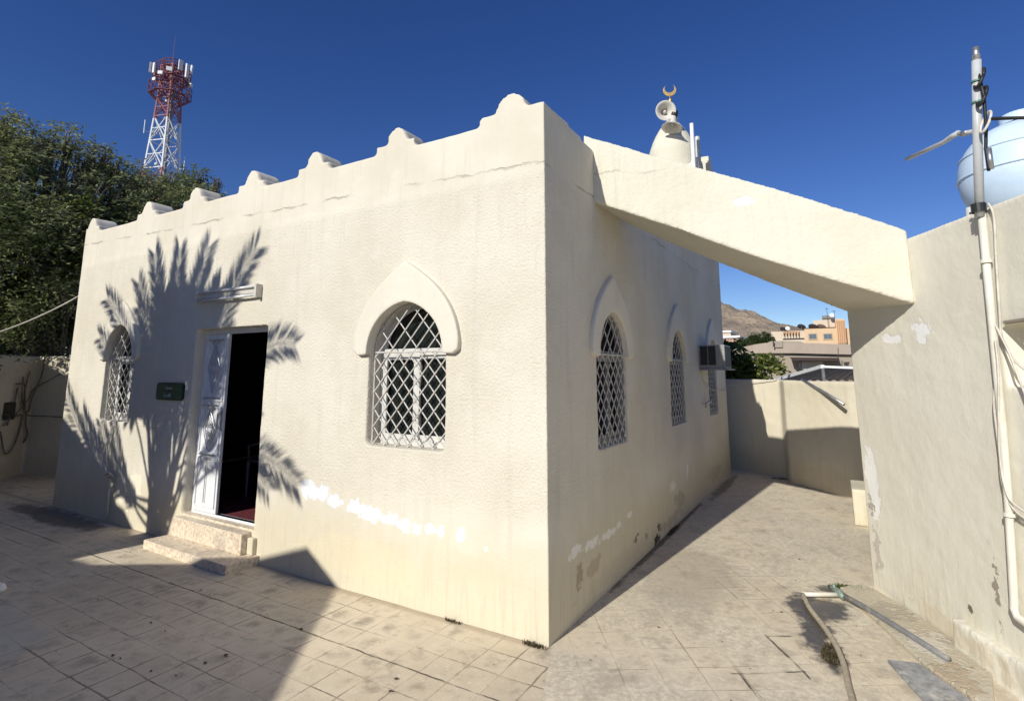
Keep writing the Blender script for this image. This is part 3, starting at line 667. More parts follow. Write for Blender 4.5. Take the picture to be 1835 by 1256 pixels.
# ------------------------------------------------------------ boundary walls
def wallrun(name, pts, z, t, side, label, mat=m_wall, zs=None, cap=0):
    mb = MB(); off = []
    V = [Vector((p[0], p[1], 0)) for p in pts]
    for i, p in enumerate(V):
        d0 = (V[i]-V[i-1]).normalized() if i else (V[1]-V[0]).normalized(); d1 = (V[i+1]-V[i]).normalized() if i < len(V)-1 else d0
        n0 = Vector((-d0.y, d0.x, 0)); n1 = Vector((-d1.y, d1.x, 0)); nn = (n0+n1).normalized(); k = t/max(.5, nn.dot(n0)); off.append(p + nn*k*side)
    n = len(V); vs = [(p.x,p.y,-.05) for p in V] + [(p.x,p.y,-.05) for p in off] + [(p.x,p.y,z) for p in V] + [(p.x,p.y,z) for p in off]
    fs = []
    for i in range(n-1):
        fs += [(i,i+1,2*n+i+1,2*n+i),(n+i+1,n+i,3*n+i,3*n+i+1),(2*n+i,2*n+i+1,3*n+i+1,3*n+i),(i+1,i,n+i,n+i+1)]
    fs += [(0,2*n,3*n,n),(n-1,2*n-1,4*n-1,3*n-1)]
    me = MB().add(vs, fs).mesh(); bm = bmesh.new(); bm.from_mesh(me); bmesh.ops.recalc_face_normals(bm, faces=bm.faces); bm.to_mesh(me); bm.free()
    o = link(name, me, mat); soften(o, .03, .02, .6, 3); tag(o, label, 'wall'); return o
wallrun('boundary_wall', [(-3.5, 10.3), (-.07, 8.56), (.84, 8.06), (1.00, 7.96), (1.10, 7.52), (2.10, 6.52), (4.4, 4.9)], 1.83, .22, 1, 'cream boundary wall with a pilaster closing the far end of the passage')
wallrun('boundary_wall', [(-9.0, -3.2), (-11.59, .36), (-11.97, .78), (-11.42, 1.10), (-8.42, 2.86)], 2.30, .22, 1, 'shaded cream boundary wall at the left edge, dead vine stems on it')
# ------------------------------------------------------------ steps
steps = empty('entrance_steps', (-4.1, -.2, 0), 'two pebbled beige stone steps below the doorway', 'steps')
MB().prism([(-5.03, -.335), (-3.40, -.365), (-3.39, 0.02), (-4.98, 0.02)], -.02, .092).build('lower_step', m_granite, steps, bevel=.008)
MB().prism([(-4.92, -.085), (-3.55, -.115), (-3.55, 0.03), (-4.92, 0.03)], .0925, .302).build('upper_step', m_granite, steps, bevel=.008)
MB().prism([(-3.546, -.05), (-3.45, -.05), (-3.45, .02), (-3.546, .02)], .0925, .26).build('broken_corner', m_facade, steps, bevel=.01)
# ------------------------------------------------------------ fittings on the facade
fl = empty('fluorescent_light', (-4.28, -.03, 2.90), 'twin tube fluorescent light fitting above the doorway', 'light fitting')
MB().box((-4.90, -.045, 2.89), (-3.66, .012, 2.955)).build('housing', m_horn, fl, bevel=.006)
for z in (2.865, 2.965): MB().tube([(-4.86, -.062, z), (-3.70, -.062, z)], .016, 12).build('tube', m_tube, fl, smooth=True)
for x in (-4.885, -3.675): MB().box((x-.018, -.085, 2.84), (x+.018, .01, 2.99)).build('end_cap', m_horn, fl, bevel=.004)
sg = empty('sign', (-5.38, -.02, 1.745), 'small dark green plaque with two lines of Arabic writing left of the doorway', 'sign')
link('plate_frame', fill([[(-5.70+a, 1.635+b) for a, b in ((.03,0),(.60,0),(.63,.03),(.63,.19),(.60,.22),(.03,.22),(0,.19),(0,.03))]], .012, frame((0,-.008,0),(1,0,0),(0,0,1)), .004), m_signframe, sg)
MB().box((-5.68, -.0225, 1.75), (-5.09, -.018, 1.84)).box((-5.68, -.0225, 1.65), (-5.09, -.018, 1.742)).build('plate', m_sign, sg)
def text(s, loc, size, parent, mat):
    cu = bpy.data.curves.new('t', 'FONT'); cu.body = s; cu.size = size; cu.extrude = .0012; cu.align_x = 'CENTER'; cu.align_y = 'CENTER'
    o = bpy.data.objects.new('t', cu); COL.objects.link(o); me = bpy.data.meshes.new_from_object(o); bpy.data.objects.remove(o)
    me.transform(frame(loc, (1,0,0), (0,0,1))); me.materials.clear(); return link('lettering', me, mat, parent)
text('\uFEAA\uFEA0\uFEB4\uFEE3', (-5.40, -.0245, 1.795), .062, sg, m_letter)      # "masjid" in presentation forms, drawn left to right
text('\uFE94\uFEB4\uFEE8\uFEDC\uFEDF\uFE8D', (-5.42, -.0245, 1.695), .058, sg, m_letter)
MB().box((-5.665, -.0245, 1.66), (-5.60, -.0228, 1.735)).build('emblem', simple('emblem_grey', (.07,.085,.08), .5, bump=0), sg)
# cable hanging beneath the left window
tag(MB().tube([(-6.75,-.02,1.26),(-6.76,-.05,1.05),(-6.74,-.05,.8),(-6.66,-.06,.66),(-6.60,-.04,.63),(-6.58,-.05,.4),(-6.60,-.03,.1),(-6.62,-.03,.01)], .010, 6)
    .tube([(-6.70,-.02,1.26),(-6.80,-.05,1.0),(-6.86,-.06,.8),(-6.72,-.05,.63),(-6.60,-.05,.62)], .007, 6).tube([(-6.72,-.05,.60),(-6.6,-.07,.66),(-6.52,-.04,.60),(-6.62,-.06,.58)], .012, 6).build('hanging_cable', m_cable, smooth=True),
    'knotted cable hanging down the wall under the left facade window', 'cable')
c0 = Vector((-8.36,.3,3.45)); c1 = at(-60, 612, 11.0)
tag(MB().tube([c0.lerp(c1, t/16) + Vector((0,0,-.22*4*(t/16)*(1-t/16)*.5)) for t in range(17)], .011, 6).build('overhead_cable', m_cable, smooth=True), 'pale cable sagging from the left corner of the mosque', 'cable')
# ------------------------------------------------------------ cooler on the right wall
ac = empty('air_conditioner', (.2, 5.95, 2.03), 'grey window air conditioner jutting from the shaded side wall above the farthest window', 'air conditioner')
MB().box((.0, 5.66, 2.04), (.41, 6.25, 2.43)).build('casing', m_acgrey, ac, bevel=.008)
for x0, x1 in ((.02, .135), (.15, .265)):
    MB().box((x0, 5.650, 2.10), (x1, 5.658, 2.41)).build('side_grille', m_black, ac)
vb = MB()
for k in range(12): vb.box((.4105, 5.69, 2.075+k*.028), (.418, 6.22, 2.086+k*.028))
MB().box((.4101,5.69,2.07),(.4135,6.22,2.41)).build('rear_grille', m_black, ac); vb.build('rear_louvres', simple('louvre_grey', (.05,.05,.05), .8), ac)
MB().box((.0, 5.62, 2.015), (.46, 6.29, 2.035)).build('support_tray', m_acgrey, ac)
tag(MB().tube([(.02,5.66,2.03),(.03,5.75,1.86),(.03,6.1,1.72),(.03,6.6,1.66),(.03,7.4,1.62),(.03,8.0,1.66),(.0,8.35,1.70),(.5,8.18,1.78),(.95,7.95,1.84)], .007, 6).build('cooler_cable', m_cable, smooth=True), 'thin cable sagging from the air conditioner to the far boundary wall', 'cable')
tag(MB().tube([(.0,6.15,1.47),(.06,6.15,1.47),(.06,5.72,1.47),(.06,5.70,1.40)], .016, 8).build('drain_stub', m_galv, smooth=True), 'short bent drain pipe on the side wall beside the farthest window', 'pipe')
# ------------------------------------------------------------ pipes, pole, tank on the outbuilding
def ap(s, z, o=.05): q = an(s, -o); return Vector((q.x, q.y, z))
pole = empty('antenna_pole', tuple(ap(1.985, 3.09)), 'grey pole with coiled cables standing above the outbuilding roof in front of the tank', 'pole')
MB().tube([ap(1.985, 3.02, .06), ap(2.063, 3.58, .06), ap(2.141, 4.06, .06)], .027, 16).build('shaft', m_greypipe, pole, smooth=True)
MB().tube([ap(2.141, 4.06, .06), ap(2.148, 4.15, .06)], .022, 16).build('cap', m_galv, pole, smooth=True)
MB().lathe([(.04,-.03),(.042,-.03),(.042,.03),(.04,.03)], Matrix.Translation(ap(1.985,3.08,.06)), 16).tube([ap(1.86,3.08,.03),ap(2.0,3.08,.06)], .008, 6).build('clamp', m_black, pole)
for z, rad in ((3.93, .055), (3.80, .055), (3.62, .06)):
    c = ap(2.10, z, .06) + wv_*.045 + Vector((0,0,0))
    MB().tube([c + wv_*(rad*.6*math.cos(t)) + nv_*(rad*.5*math.sin(t)) + Vector((0,0,rad*1.2*math.sin(t))) for t in [2*PI*i/20 for i in range(21)]], .010 if z > 3.7 else .008, 8).build('cable_coil', m_black if z > 3.7 else m_cable, pole, smooth=True)
for z in (3.92, 3.78): MB().lathe([(.031,-.006),(.034,-.006),(.034,.006),(.031,.006)], Matrix.Translation(ap(1.985+(z-3.02)/1.04*.156, z, .06)), 16).build('cable_tie', simple('tie_green', (.1,.25,.2), .5), pole)
MB().tube([ap(2.10,3.98,.06)+wv_*.04, ap(2.09,3.8,.06)+wv_*.07, ap(2.07,3.6,.05)+wv_*.06, ap(2.05,3.45,.05)+wv_*.05, ap(2.05,3.3,.05)+wv_*.05], .010, 8).build('cable', m_black, pole, smooth=True)
MB().tube([ap(2.06,3.45,.04)+wv_*.05, ap(2.06,3.31,.04)+wv_*.05], .016, 10).build('connector', m_galv, pole, smooth=True)
MB().tube([ap(2.05,3.60,.06), ap(1.95,3.63,.06), ap(1.87,3.665,.06)], .016, 10).build('branch_pipe', m_greypipe, pole, smooth=True)
MB().tube([ap(1.98,3.62,.06), ap(1.93,3.635,.06)], .02, 10).build('elbow', m_galv, pole, smooth=True)
MB().tube([ap(1.90,3.655,.06), ap(1.83,3.66,.06), ap(1.74,3.655,.06), ap(1.31,3.70,.06)], [.02,.019,.016,.016], 10).build('outlet_pipe', m_greypipe, pole, smooth=True)
o = MB().tube([ap(1.985,3.05,.045), ap(1.948,2.38,.045), ap(1.913,1.66,.045), ap(1.876,1.17,.045), ap(1.815,.58,.045), ap(1.81,.52,.05), ap(1.84,.48,.055), ap(2.0,.46,.06), ap(3.4,.44,.06)], .023, 14).build('water_pipe', m_pvc, smooth=True)
tag(o, 'cream plastic pipe running down the outbuilding wall and bending right near its foot', 'pipe')
pc = 0
for z, s in ((2.72, 1.967), (1.10, 1.872)): 
    MB().lathe([(.029,-.012),(.033,-.012),(.033,.012),(.029,.012)], Matrix.Translation(ap(s,z,.045)), 14).build('pipe_joint', m_pvc, o)
cabs = [[(2.03,3.10),(2.06,3.0),(2.03,2.72),(2.0,2.4),(1.99,2.2),(2.08,2.05),(2.25,1.97),(2.6,2.0)],
        [(1.95,2.75),(1.93,2.55),(1.95,2.35),(2.0,2.22),(2.05,2.1),(2.16,1.75),(2.3,1.45),(2.6,1.2)],
        [(1.96,2.5),(1.95,2.3),(1.94,2.0),(1.88,1.8),(1.87,1.5),(1.86,1.3),(1.92,1.15),(2.1,1.10),(2.6,1.12)],
        [(1.98,2.2),(1.97,2.0),(1.92,1.7),(1.89,1.5),(1.89,1.3),(1.95,1.18),(2.2,1.14),(2.7,1.2)]]
cl = ['cream cable looping down from the outbuilding roof to the wall niche', 'cream cable slanting away to the lower right of the niche', 'lowest cream cable loop hooked round the water pipe', 'short inner cream cable loop beside the water pipe']
def smoothpath(P3, n=6):
    out = []
    for i in range(len(P3)-1):
        p0, p1, p2, p3 = P3[max(i-1,0)], P3[i], P3[i+1], P3[min(i+2,len(P3)-1)]
        for k in range(n):
            t = k/n; out.append(.5*((2*p1)+(p2-p0)*t+(2*p0-5*p1+4*p2-p3)*t*t+(3*p1-p0-3*p2+p3)*t**3))
    return out + [P3[-1]]
for i, c in enumerate(cabs):
    tag(MB().tube(smoothpath([ap(s, z, .03+.012*i) for s, z in c]), .0075, 6).build('wall_cable', m_cable, smooth=True), cl[i], 'cable', 'cables on the outbuilding wall')
tk = empty('water_tank', (3.80, 3.28, 2.9), 'round pale blue plastic water tank on the outbuilding roof', 'water tank')
prof = []
for i in range(33):
    t = -PI/2 + PI*i/32; r = .56*math.cos(t)**.8 if 0 < i < 32 else 0; z = 4.02 + .53*math.sin(t); prof.append((max(r,.001), z))
MB().lathe(prof, Matrix.Translation((3.80, 3.28, -.05)), 56).build('body', m_tank, tk, smooth=True)
for zc in (4.02, 4.24): 
    t = math.asin((zc-4.02)/.53); r = .56*math.cos(t)**.8
    MB().lathe([(r-.01, zc-.014),(r+.012, zc-.008),(r+.012, zc+.008),(r-.01, zc+.014)], Matrix.Translation((3.80, 3.28, -.05)), 56).build('rib', m_tank, tk, smooth=True)
MB().lathe([(.17,4.50),(.17,4.58),(.15,4.60),(0,4.61)], Matrix.Translation((3.80,3.28,0)), 30).build('lid', m_tank, tk, smooth=False)
for a in range(4): 
    x, y = 3.80 + .33*math.cos(a*PI/2+.4), 3.28 + .33*math.sin(a*PI/2+.4); MB().box((x-.07,y-.07,2.84),(x+.07,y+.07,3.70)).build('foot', m_tank, tk, bevel=.02)
MB().tube([(3.35,3.05,3.62),(3.25,3.0,3.60),(3.24,2.99,3.45),(3.24,2.99,3.0)], .035, 12).build('outlet', m_greypipe, tk, smooth=True)
b1 = ap(2.10,3.62,.06)+wv_*.09
tag(MB().tube([b1, b1+Vector((.3,.0,-.06)), b1+Vector((.7,.0,-.05)), b1+Vector((1.4,.1,.1))], .011, 6).build('black_cable', m_black, smooth=True), 'black cable running from the pole across the top of the water tank', 'cable')

# ------------------------------------------------------------ hoses and weeds on the ground
tag(MB().tube(smoothpath([Vector(p) for p in ((1.56,1.93,.03),(1.62,1.66,.03),(1.70,1.42,.03),(1.77,1.2,.03),(1.82,1.0,.03),(1.86,.75,.03),(1.88,.5,.03),(1.905,.2,.03),(1.9,-.4,.03))]), .019, 10).build('hose', m_hose, smooth=True), 'dusty beige hose running over the wet tiles towards the camera', 'hose')
tag(MB().tube([(1.55,1.94,.03),(1.84,2.09,.035)], .019, 12).build('pipe_stub', m_pvc, smooth=True), 'short white pipe joining the beige hose to the grey pipe', 'pipe')
tag(MB().tube([(1.84,2.09,.045),(2.0,1.88,.05),(2.192,1.60,.05),(2.48,1.15,.05)], .022, 12).build('ground_pipe', simple('dark_grey_pipe', (.20,.20,.20), .6, dirt=(.38,.33,.26)), smooth=True), 'dark grey pipe lying slantwise on the cement strip', 'pipe')
o = MB().tube([(1.76,2.28,.03),(1.80,2.18,.05),(1.84,2.09,.05),(1.87,2.02,.04)], [.018,.026,.030,.022], 10).tube([(1.80,2.14,.05),(1.80,2.14,.10)], .012, 8).build('tap_fitting', simple('corroded_tap', (.30,.38,.33), .6, .3, vary=.2, sc=40), smooth=True); tag(o, 'corroded green tap fitting where the pipes meet', 'tap')
def tuft(name, c, rx, ry, n, h, mat, label, cat='weeds', kind='stuff'):
    mb = MB()
    for i in range(n):
        a = random.uniform(0, 2*PI); r = math.sqrt(random.random()); x = c[0]+rx*r*math.cos(a); y = c[1]+ry*r*math.sin(a)
        hh = h*random.uniform(.4, 1); b = random.uniform(0, 2*PI); wd = random.uniform(.002,.006); le = random.uniform(.0,1.0)*hh
        d = Vector((math.cos(b), math.sin(b), 0)); q = Vector((-d.y, d.x, 0))*wd; p = Vector((x, y, c[2]))
        mb.add([p-q, p+q, p+d*le*.4+q*.8+Vector((0,0,hh*.6)), p+d*le*.4-q*.8+Vector((0,0,hh*.6)), p+d*le+Vector((0,0,hh))], [(0,1,2,3),(3,2,4)])
    return tag(mb.build(name, mat), label, cat, kind=kind)
m_weed = leafmat('weed_green', (.05,.09,.02), (.14,.16,.05)); m_dry = leafmat('dry_weed', (.14,.11,.06), (.08,.07,.04))
tuft('weeds', (1.97, 2.36, .0), .17, .06, 900, .045, m_weed, 'green moss and weeds at the foot of the outbuilding corner')
tuft('weeds', (1.79, .93, .0), .07, .16, 700, .03, m_dry, 'dry brown moss clump beside the beige hose')
tuft('weeds', (-.10, -.04, .0), .10, .02, 120, .035, m_dry, 'dry weeds at the foot of the mosque corner')
tuft('weeds', (-.85, -.03, .0), .08, .012, 60, .03, m_dry, 'small dry weeds at the facade foot')
tuft('weeds', (.03, 3.45, .0), .03, .30, 160, .03, m_dry, 'dark debris along the foot of the side wall')
tuft('weeds', (1.0, 7.85, .0), .25, .06, 200, .03, m_dry, 'debris at the foot of the far boundary wall')
m_litter = simple('dry_leaf', (.075,.055,.04), .9, vary=.3)
li = MB()
def flake(x, y, s):
    k = random.randint(5, 7); a0 = random.uniform(0, 6)
    ps = [(x+s*random.uniform(.6,1.1)*math.cos(a0+2*PI*i/k), y+s*.6*random.uniform(.6,1.1)*math.sin(a0+2*PI*i/k), .004+random.uniform(0,.009)) for i in range(k)]
    li.add(ps, [tuple(range(k))])
for px, py, s in ((270,1117,.022),(202,1175,.02),(215,1181,.012),(405,1174,.022),(368,1189,.018),(270,1203,.016),(315,1212,.01),(175,1075,.018),(360,1058,.02),(700,1240,.022),(710,1217,.02),(540,1128,.02),(1400,1097,.014),(1432,1003,.014),(1180,1125,.012)):
    r = ray(px, py); q = CAM + r*(-CAM.z/r.z); flake(q.x, q.y, s)
for i in range(150):
    x = random.uniform(-6, 2); y = random.uniform(-2.4, 4)
    if x < .1 and y > -.05: continue
    flake(x, y, random.uniform(.003, .009))
tag(li.build('leaf_litter', m_litter), 'scattered dry leaf crumbs on the courtyard tiles', 'litter', kind='stuff')
tag(MB().lathe([(.0,.0),(.07,.0),(.085,.02),(.07,.05),(.03,.065),(0,.07)], Matrix.Translation((-4.86,-1.66,0)) @ Matrix.Diagonal((1.3,.8,1,1)), 12).build('crumpled_bag', m_paint, smooth=True), 'crumpled white plastic scrap on the tiles at the left edge', 'litter')

# ------------------------------------------------------------ vegetation
def leaf_mesh(name, centers, dirs, ups, L, Wd, mat, parent):
    n = len(centers); c = np.asarray(centers); d = np.asarray(dirs); u = np.asarray(ups); L = np.asarray(L)[:,None]; Wd = np.asarray(Wd)[:,None]
    s = np.cross(d, u); s /= np.linalg.norm(s, axis=1, keepdims=True)+1e-9
    nz = np.cross(s, d)
    V = np.empty((n, 4, 3)); V[:,0] = c; V[:,1] = c + d*L*.5 + s*Wd*.5 + nz*Wd*.12; V[:,2] = c + d*L; V[:,3] = c + d*L*.5 - s*Wd*.5 + nz*Wd*.12
    me = bpy.data.meshes.new(name); me.vertices.add(n*4); me.vertices.foreach_set('co', V.ravel())
    me.loops.add(n*4); me.loops.foreach_set('vertex_index', np.arange(n*4)); me.polygons.add(n)
    me.polygons.foreach_set('loop_start', np.arange(n)*4); me.polygons.foreach_set('loop_total', np.full(n, 4)); me.update(); me.validate()
    return link(name, me, mat, parent)
def unit(a): return a/(np.linalg.norm(a, axis=1, keepdims=True)+1e-9)
def crown(name, blobs, sprays, per, L, Wd, mat, parent, droop=.3, spl=.5, fill_=.35, gap=-1.0):
    """blobs: (x,y,z,r); sprays of leaflets scattered mostly in the shells of the blobs, with gaps"""
    B = np.array(blobs); wts = B[:,3]**2; wts = wts/wts.sum(); k = rng.choice(len(B), sprays, p=wts)
    v = unit(rng.normal(size=(sprays, 3))); rad = B[k,3]*np.where(rng.random(sprays) < fill_, rng.random(sprays)**.5, rng.uniform(.78, 1.12, sprays))
    c = B[k,:3] + v*rad[:,None]*np.array([1,1,.85])
    # thin it out where a slow noise is low -> holes and clumps
    ph = np.sin(c[:,0]*1.9+1)+np.sin(c[:,1]*2.3+2)+np.sin(c[:,2]*2.7+.5)+np.sin((c[:,0]+c[:,2])*4.1)+np.sin((c[:,1]-c[:,2])*3.7)
    keep = ph + rng.normal(0,.8,sprays) > gap; c = c[keep]; v = v[keep]; n = len(c)
    d = unit(v*.8 + rng.normal(size=(n,3))*.6 + np.array([0,0,.15])); ln = spl*rng.uniform(.5, 1.2, n)
    C, D, U = [], [], []
    for j in range(per):
        t = (j+.5)/per; side = 1 if j % 2 else -1
        p = c + d*(ln*t)[:,None] + np.array([0,0,-1])*(droop*ln*t*t)[:,None]
        s = unit(np.cross(d, np.tile([0,0,1.], (n,1)) + rng.normal(0,.25,(n,3))))
        q = unit(s*side*.9 + d*.5 + rng.normal(0,.25,(n,3)) + np.array([0,0,-.2]))
        C.append(p); D.append(q); U.append(unit(rng.normal(0,.5,(n,3)) + np.array([0,0,1.])))
    C = np.concatenate(C); D = np.concatenate(D); U = np.concatenate(U); m_ = len(C)
    return leaf_mesh(name, C, D, U, L*rng.uniform(.6,1.2,m_), Wd*rng.uniform(.7,1.2,m_), mat, parent)
def limbs(name, base, blobs, r0, mat, parent, fork=.4):
    mb = MB(); b = Vector(base)
    cen = Vector((sum(q[0] for q in blobs)/len(blobs), sum(q[1] for q in blobs)/len(blobs), sum(q[2] for q in blobs)/len(blobs)))
    f = b.lerp(cen, fork); f.z = b.z + (cen.z-b.z)*fork
    mb.tube([b, b.lerp(f,.5)+Vector((.08,.05,0)), f], [r0, r0*.8, r0*.62], 10)
    for q in blobs:
        e = Vector(q[:3]); md = f.lerp(e, .5) + Vector((random.uniform(-.3,.3), random.uniform(-.3,.3), random.uniform(0,.3)))*q[3]*.5
        mb.tube([f, md, e], [r0*.4, r0*.22, r0*.08], 7)
        for k in range(14):
            t = Vector((random.gauss(0,1), random.gauss(0,1), random.gauss(.3,.8))).normalized()*q[3]*random.uniform(.9,1.25)
            mb.tube([md.lerp(e, random.uniform(.4,1)), e+t*.6, e+t], [r0*.08, r0*.05, r0*.02], 5)
    return mb.build(name, mat, parent, smooth=True)
def tree(name, base, blobs, sprays, per, L, Wd, mat, label, r0=.25, group=None, **k):
    t = empty(name, base, label, 'tree', group)
    limbs('trunk', base, blobs, r0, m_bark, t); crown('crown', blobs, sprays, per, L, Wd, mat, t, **k); return t
m_olive = leafmat('olive_leaves', (.13,.155,.06), (.42,.44,.22), (.15,.19,.07), .4)
m_green = leafmat('bright_leaves', (.08,.13,.03), (.32,.34,.08), (.06,.10,.025), .45)
m_deep = leafmat('deep_green_leaves', (.025,.05,.015), (.09,.12,.035), None, .3)
def pb(L): return [(*at(px, py, D), r) for px, py, D, r in L]
tree('broad_tree', tuple(at(60, 640, 16).xy) + (-.05,), pb([(-120,330,15,1.6),(-20,310,15,.85),(0,420,14.5,1.2),(55,365,15.5,.95),(105,330,15.5,.6),(150,385,15,1.0),(60,470,14,1.2),(-60,500,14,1.4),(205,350,16,.7),(245,420,16,1.0),(130,470,15,1.0),(165,318,16.5,.5),(15,275,16,.42),(-30,270,15,.6),(30,560,16,.8),(110,550,16,.8),(-100,420,14,1.4),(5,222,15.5,.2),(18,236,15.5,.28),(60,262,15.5,.3),(85,258,15.5,.2),(118,256,15.8,.3),(150,290,16,.32),(180,285,16,.3),(205,305,16,.3),(230,322,16,.3),(95,285,15.6,.4),(30,605,16.6,.8),(95,600,16.6,.8),(-40,605,16.6,.9),(130,600,17,.8),(0,560,17,1.0),(90,560,17,1.0)]),
     13500, 9, .12, .042, m_olive, 'large olive green tree behind the left boundary wall, filling the left edge', r0=.3, droop=.45, spl=.55, gap=-.55, fill_=.3)
tree('leafy_tree', tuple(at(300, 640, 19).xy) + (-.05,), pb([(265,375,18,.85),(315,368,18.5,.6),(345,385,18,.75),(300,420,17,1.2),(240,460,17,1.4),(378,345,19,.28),(200,420,17,.9),(160,510,16.5,1.2),(325,338,19,.4),(270,330,18,.4),(392,328,19,.18),(360,322,19,.2),(340,316,19,.24),(300,322,18.5,.3),(240,318,18,.3),(365,355,19,.4)]),
     5200, 9, .12, .045, m_olive, 'olive green tree rising directly behind the left end of the mosque parapet', r0=.25, droop=.4, spl=.6, gap=-.7, fill_=.3)
tree('bushy_tree', tuple(at(118, 640, 15.6).xy) + (-.05,), pb([(100,440,14.6,.75),(140,400,14.6,.55),(60,480,14.8,.7),(150,470,14.6,.6),(110,500,14.6,.7),(150,540,14.9,.6)]),
     2600, 8, .12, .07, m_green, 'brighter green leafy bush between the left boundary wall and the mosque corner', r0=.12, droop=.3, spl=.35)
tree('fig_tree', tuple(at(1330, 690, 13.6).xy) + (-.05,), pb([(1302,640,13.4,.34),(1312,668,13.3,.32),(1322,655,13.6,.22),(1345,668,13.5,.34),(1372,668,13.6,.33),(1362,655,13.8,.2),(1295,668,13.3,.4),(1385,690,13.5,.3)]),
     900, 7, .13, .075, m_green, 'dark broad leaved tree behind the far boundary wall beside the air conditioner', r0=.08, droop=.2, spl=.22)
tree('round_tree', tuple(at(1355, 640, 60).xy) + (-.05,), pb([(1345,612,60,.5),(1358,607,60,.6),(1371,608,61,.6),(1352,616,59,.6),(1379,615,60,.5),(1365,614,60,.6)]),
     1300, 6, .2, .12, m_deep, 'green tree standing beside the beige house', r0=.2, spl=.5)
tree('round_tree', tuple(at(1328, 640, 55).xy) + (-.05,), pb([(1320,624,55,.5),(1332,619,55,.55),(1308,627,55,.5),(1340,622,54,.5)]),
     900, 6, .2, .12, m_deep, 'green tree left of the other one, in front of the hill', r0=.2, spl=.5)
# dead vine stems on the left boundary wall
vm = MB(); 
def lw(t, z, o=.03):                                   # on the shaded left wall, t<0 left part, t>0 right part
    a, b, c = Vector((-11.59,.36,0)), Vector((-11.97,.78,0)), Vector((-11.42,1.10,0))
    if t < 0: q = b.lerp(a, -t); n = Vector((.74,.67,0))
    else: q = b.lerp(c, t); n = Vector((.5,-.86,0))
    q = q + n*o; return Vector((q.x, q.y, z))
for P in ([(.35,2.3),(.3,1.9),(.1,1.5),(-.1,1.25),(-.3,1.2)], [(-1,1.75),(-.6,1.75),(-.5,1.5),(-.45,1.25),(-.2,1.15),(.1,1.13),(.6,1.12),(1.2,1.1)], [(-1.3,1.0),(-.8,1.2),(-.3,1.45),(.1,1.65),(.5,1.8),(.9,1.95)],
          [(-.7,1.9),(-.65,1.5),(-.3,1.2),(-.2,1.0),(-.1,.75),(.0,.6)], [(-1.4,.9),(-1.1,.5),(-.8,.55),(-.5,.85),(-.4,1.15)], [(-1.3,1.2),(-.9,1.15),(-.5,1.17)], [(-.35,2.0),(-.5,1.6),(-.3,1.3)], [(-.9,1.7),(-1.0,1.3),(-1.2,1.0)]):
    vm.tube(smoothpath([lw(t, z, .03+random.uniform(0,.03)) for t, z in P]), random.uniform(.009,.017), 6)
tag(vm.build('dead_vine', m_bark, smooth=True), 'bare dead vine stems crossing the shaded left boundary wall', 'vine')
tag(MB().box((-11.62,.22,1.10),(-11.50,.42,1.42)).build('meter_box', m_signframe, bevel=.01), 'dark meter box on the shaded boundary wall at the left edge', 'box')

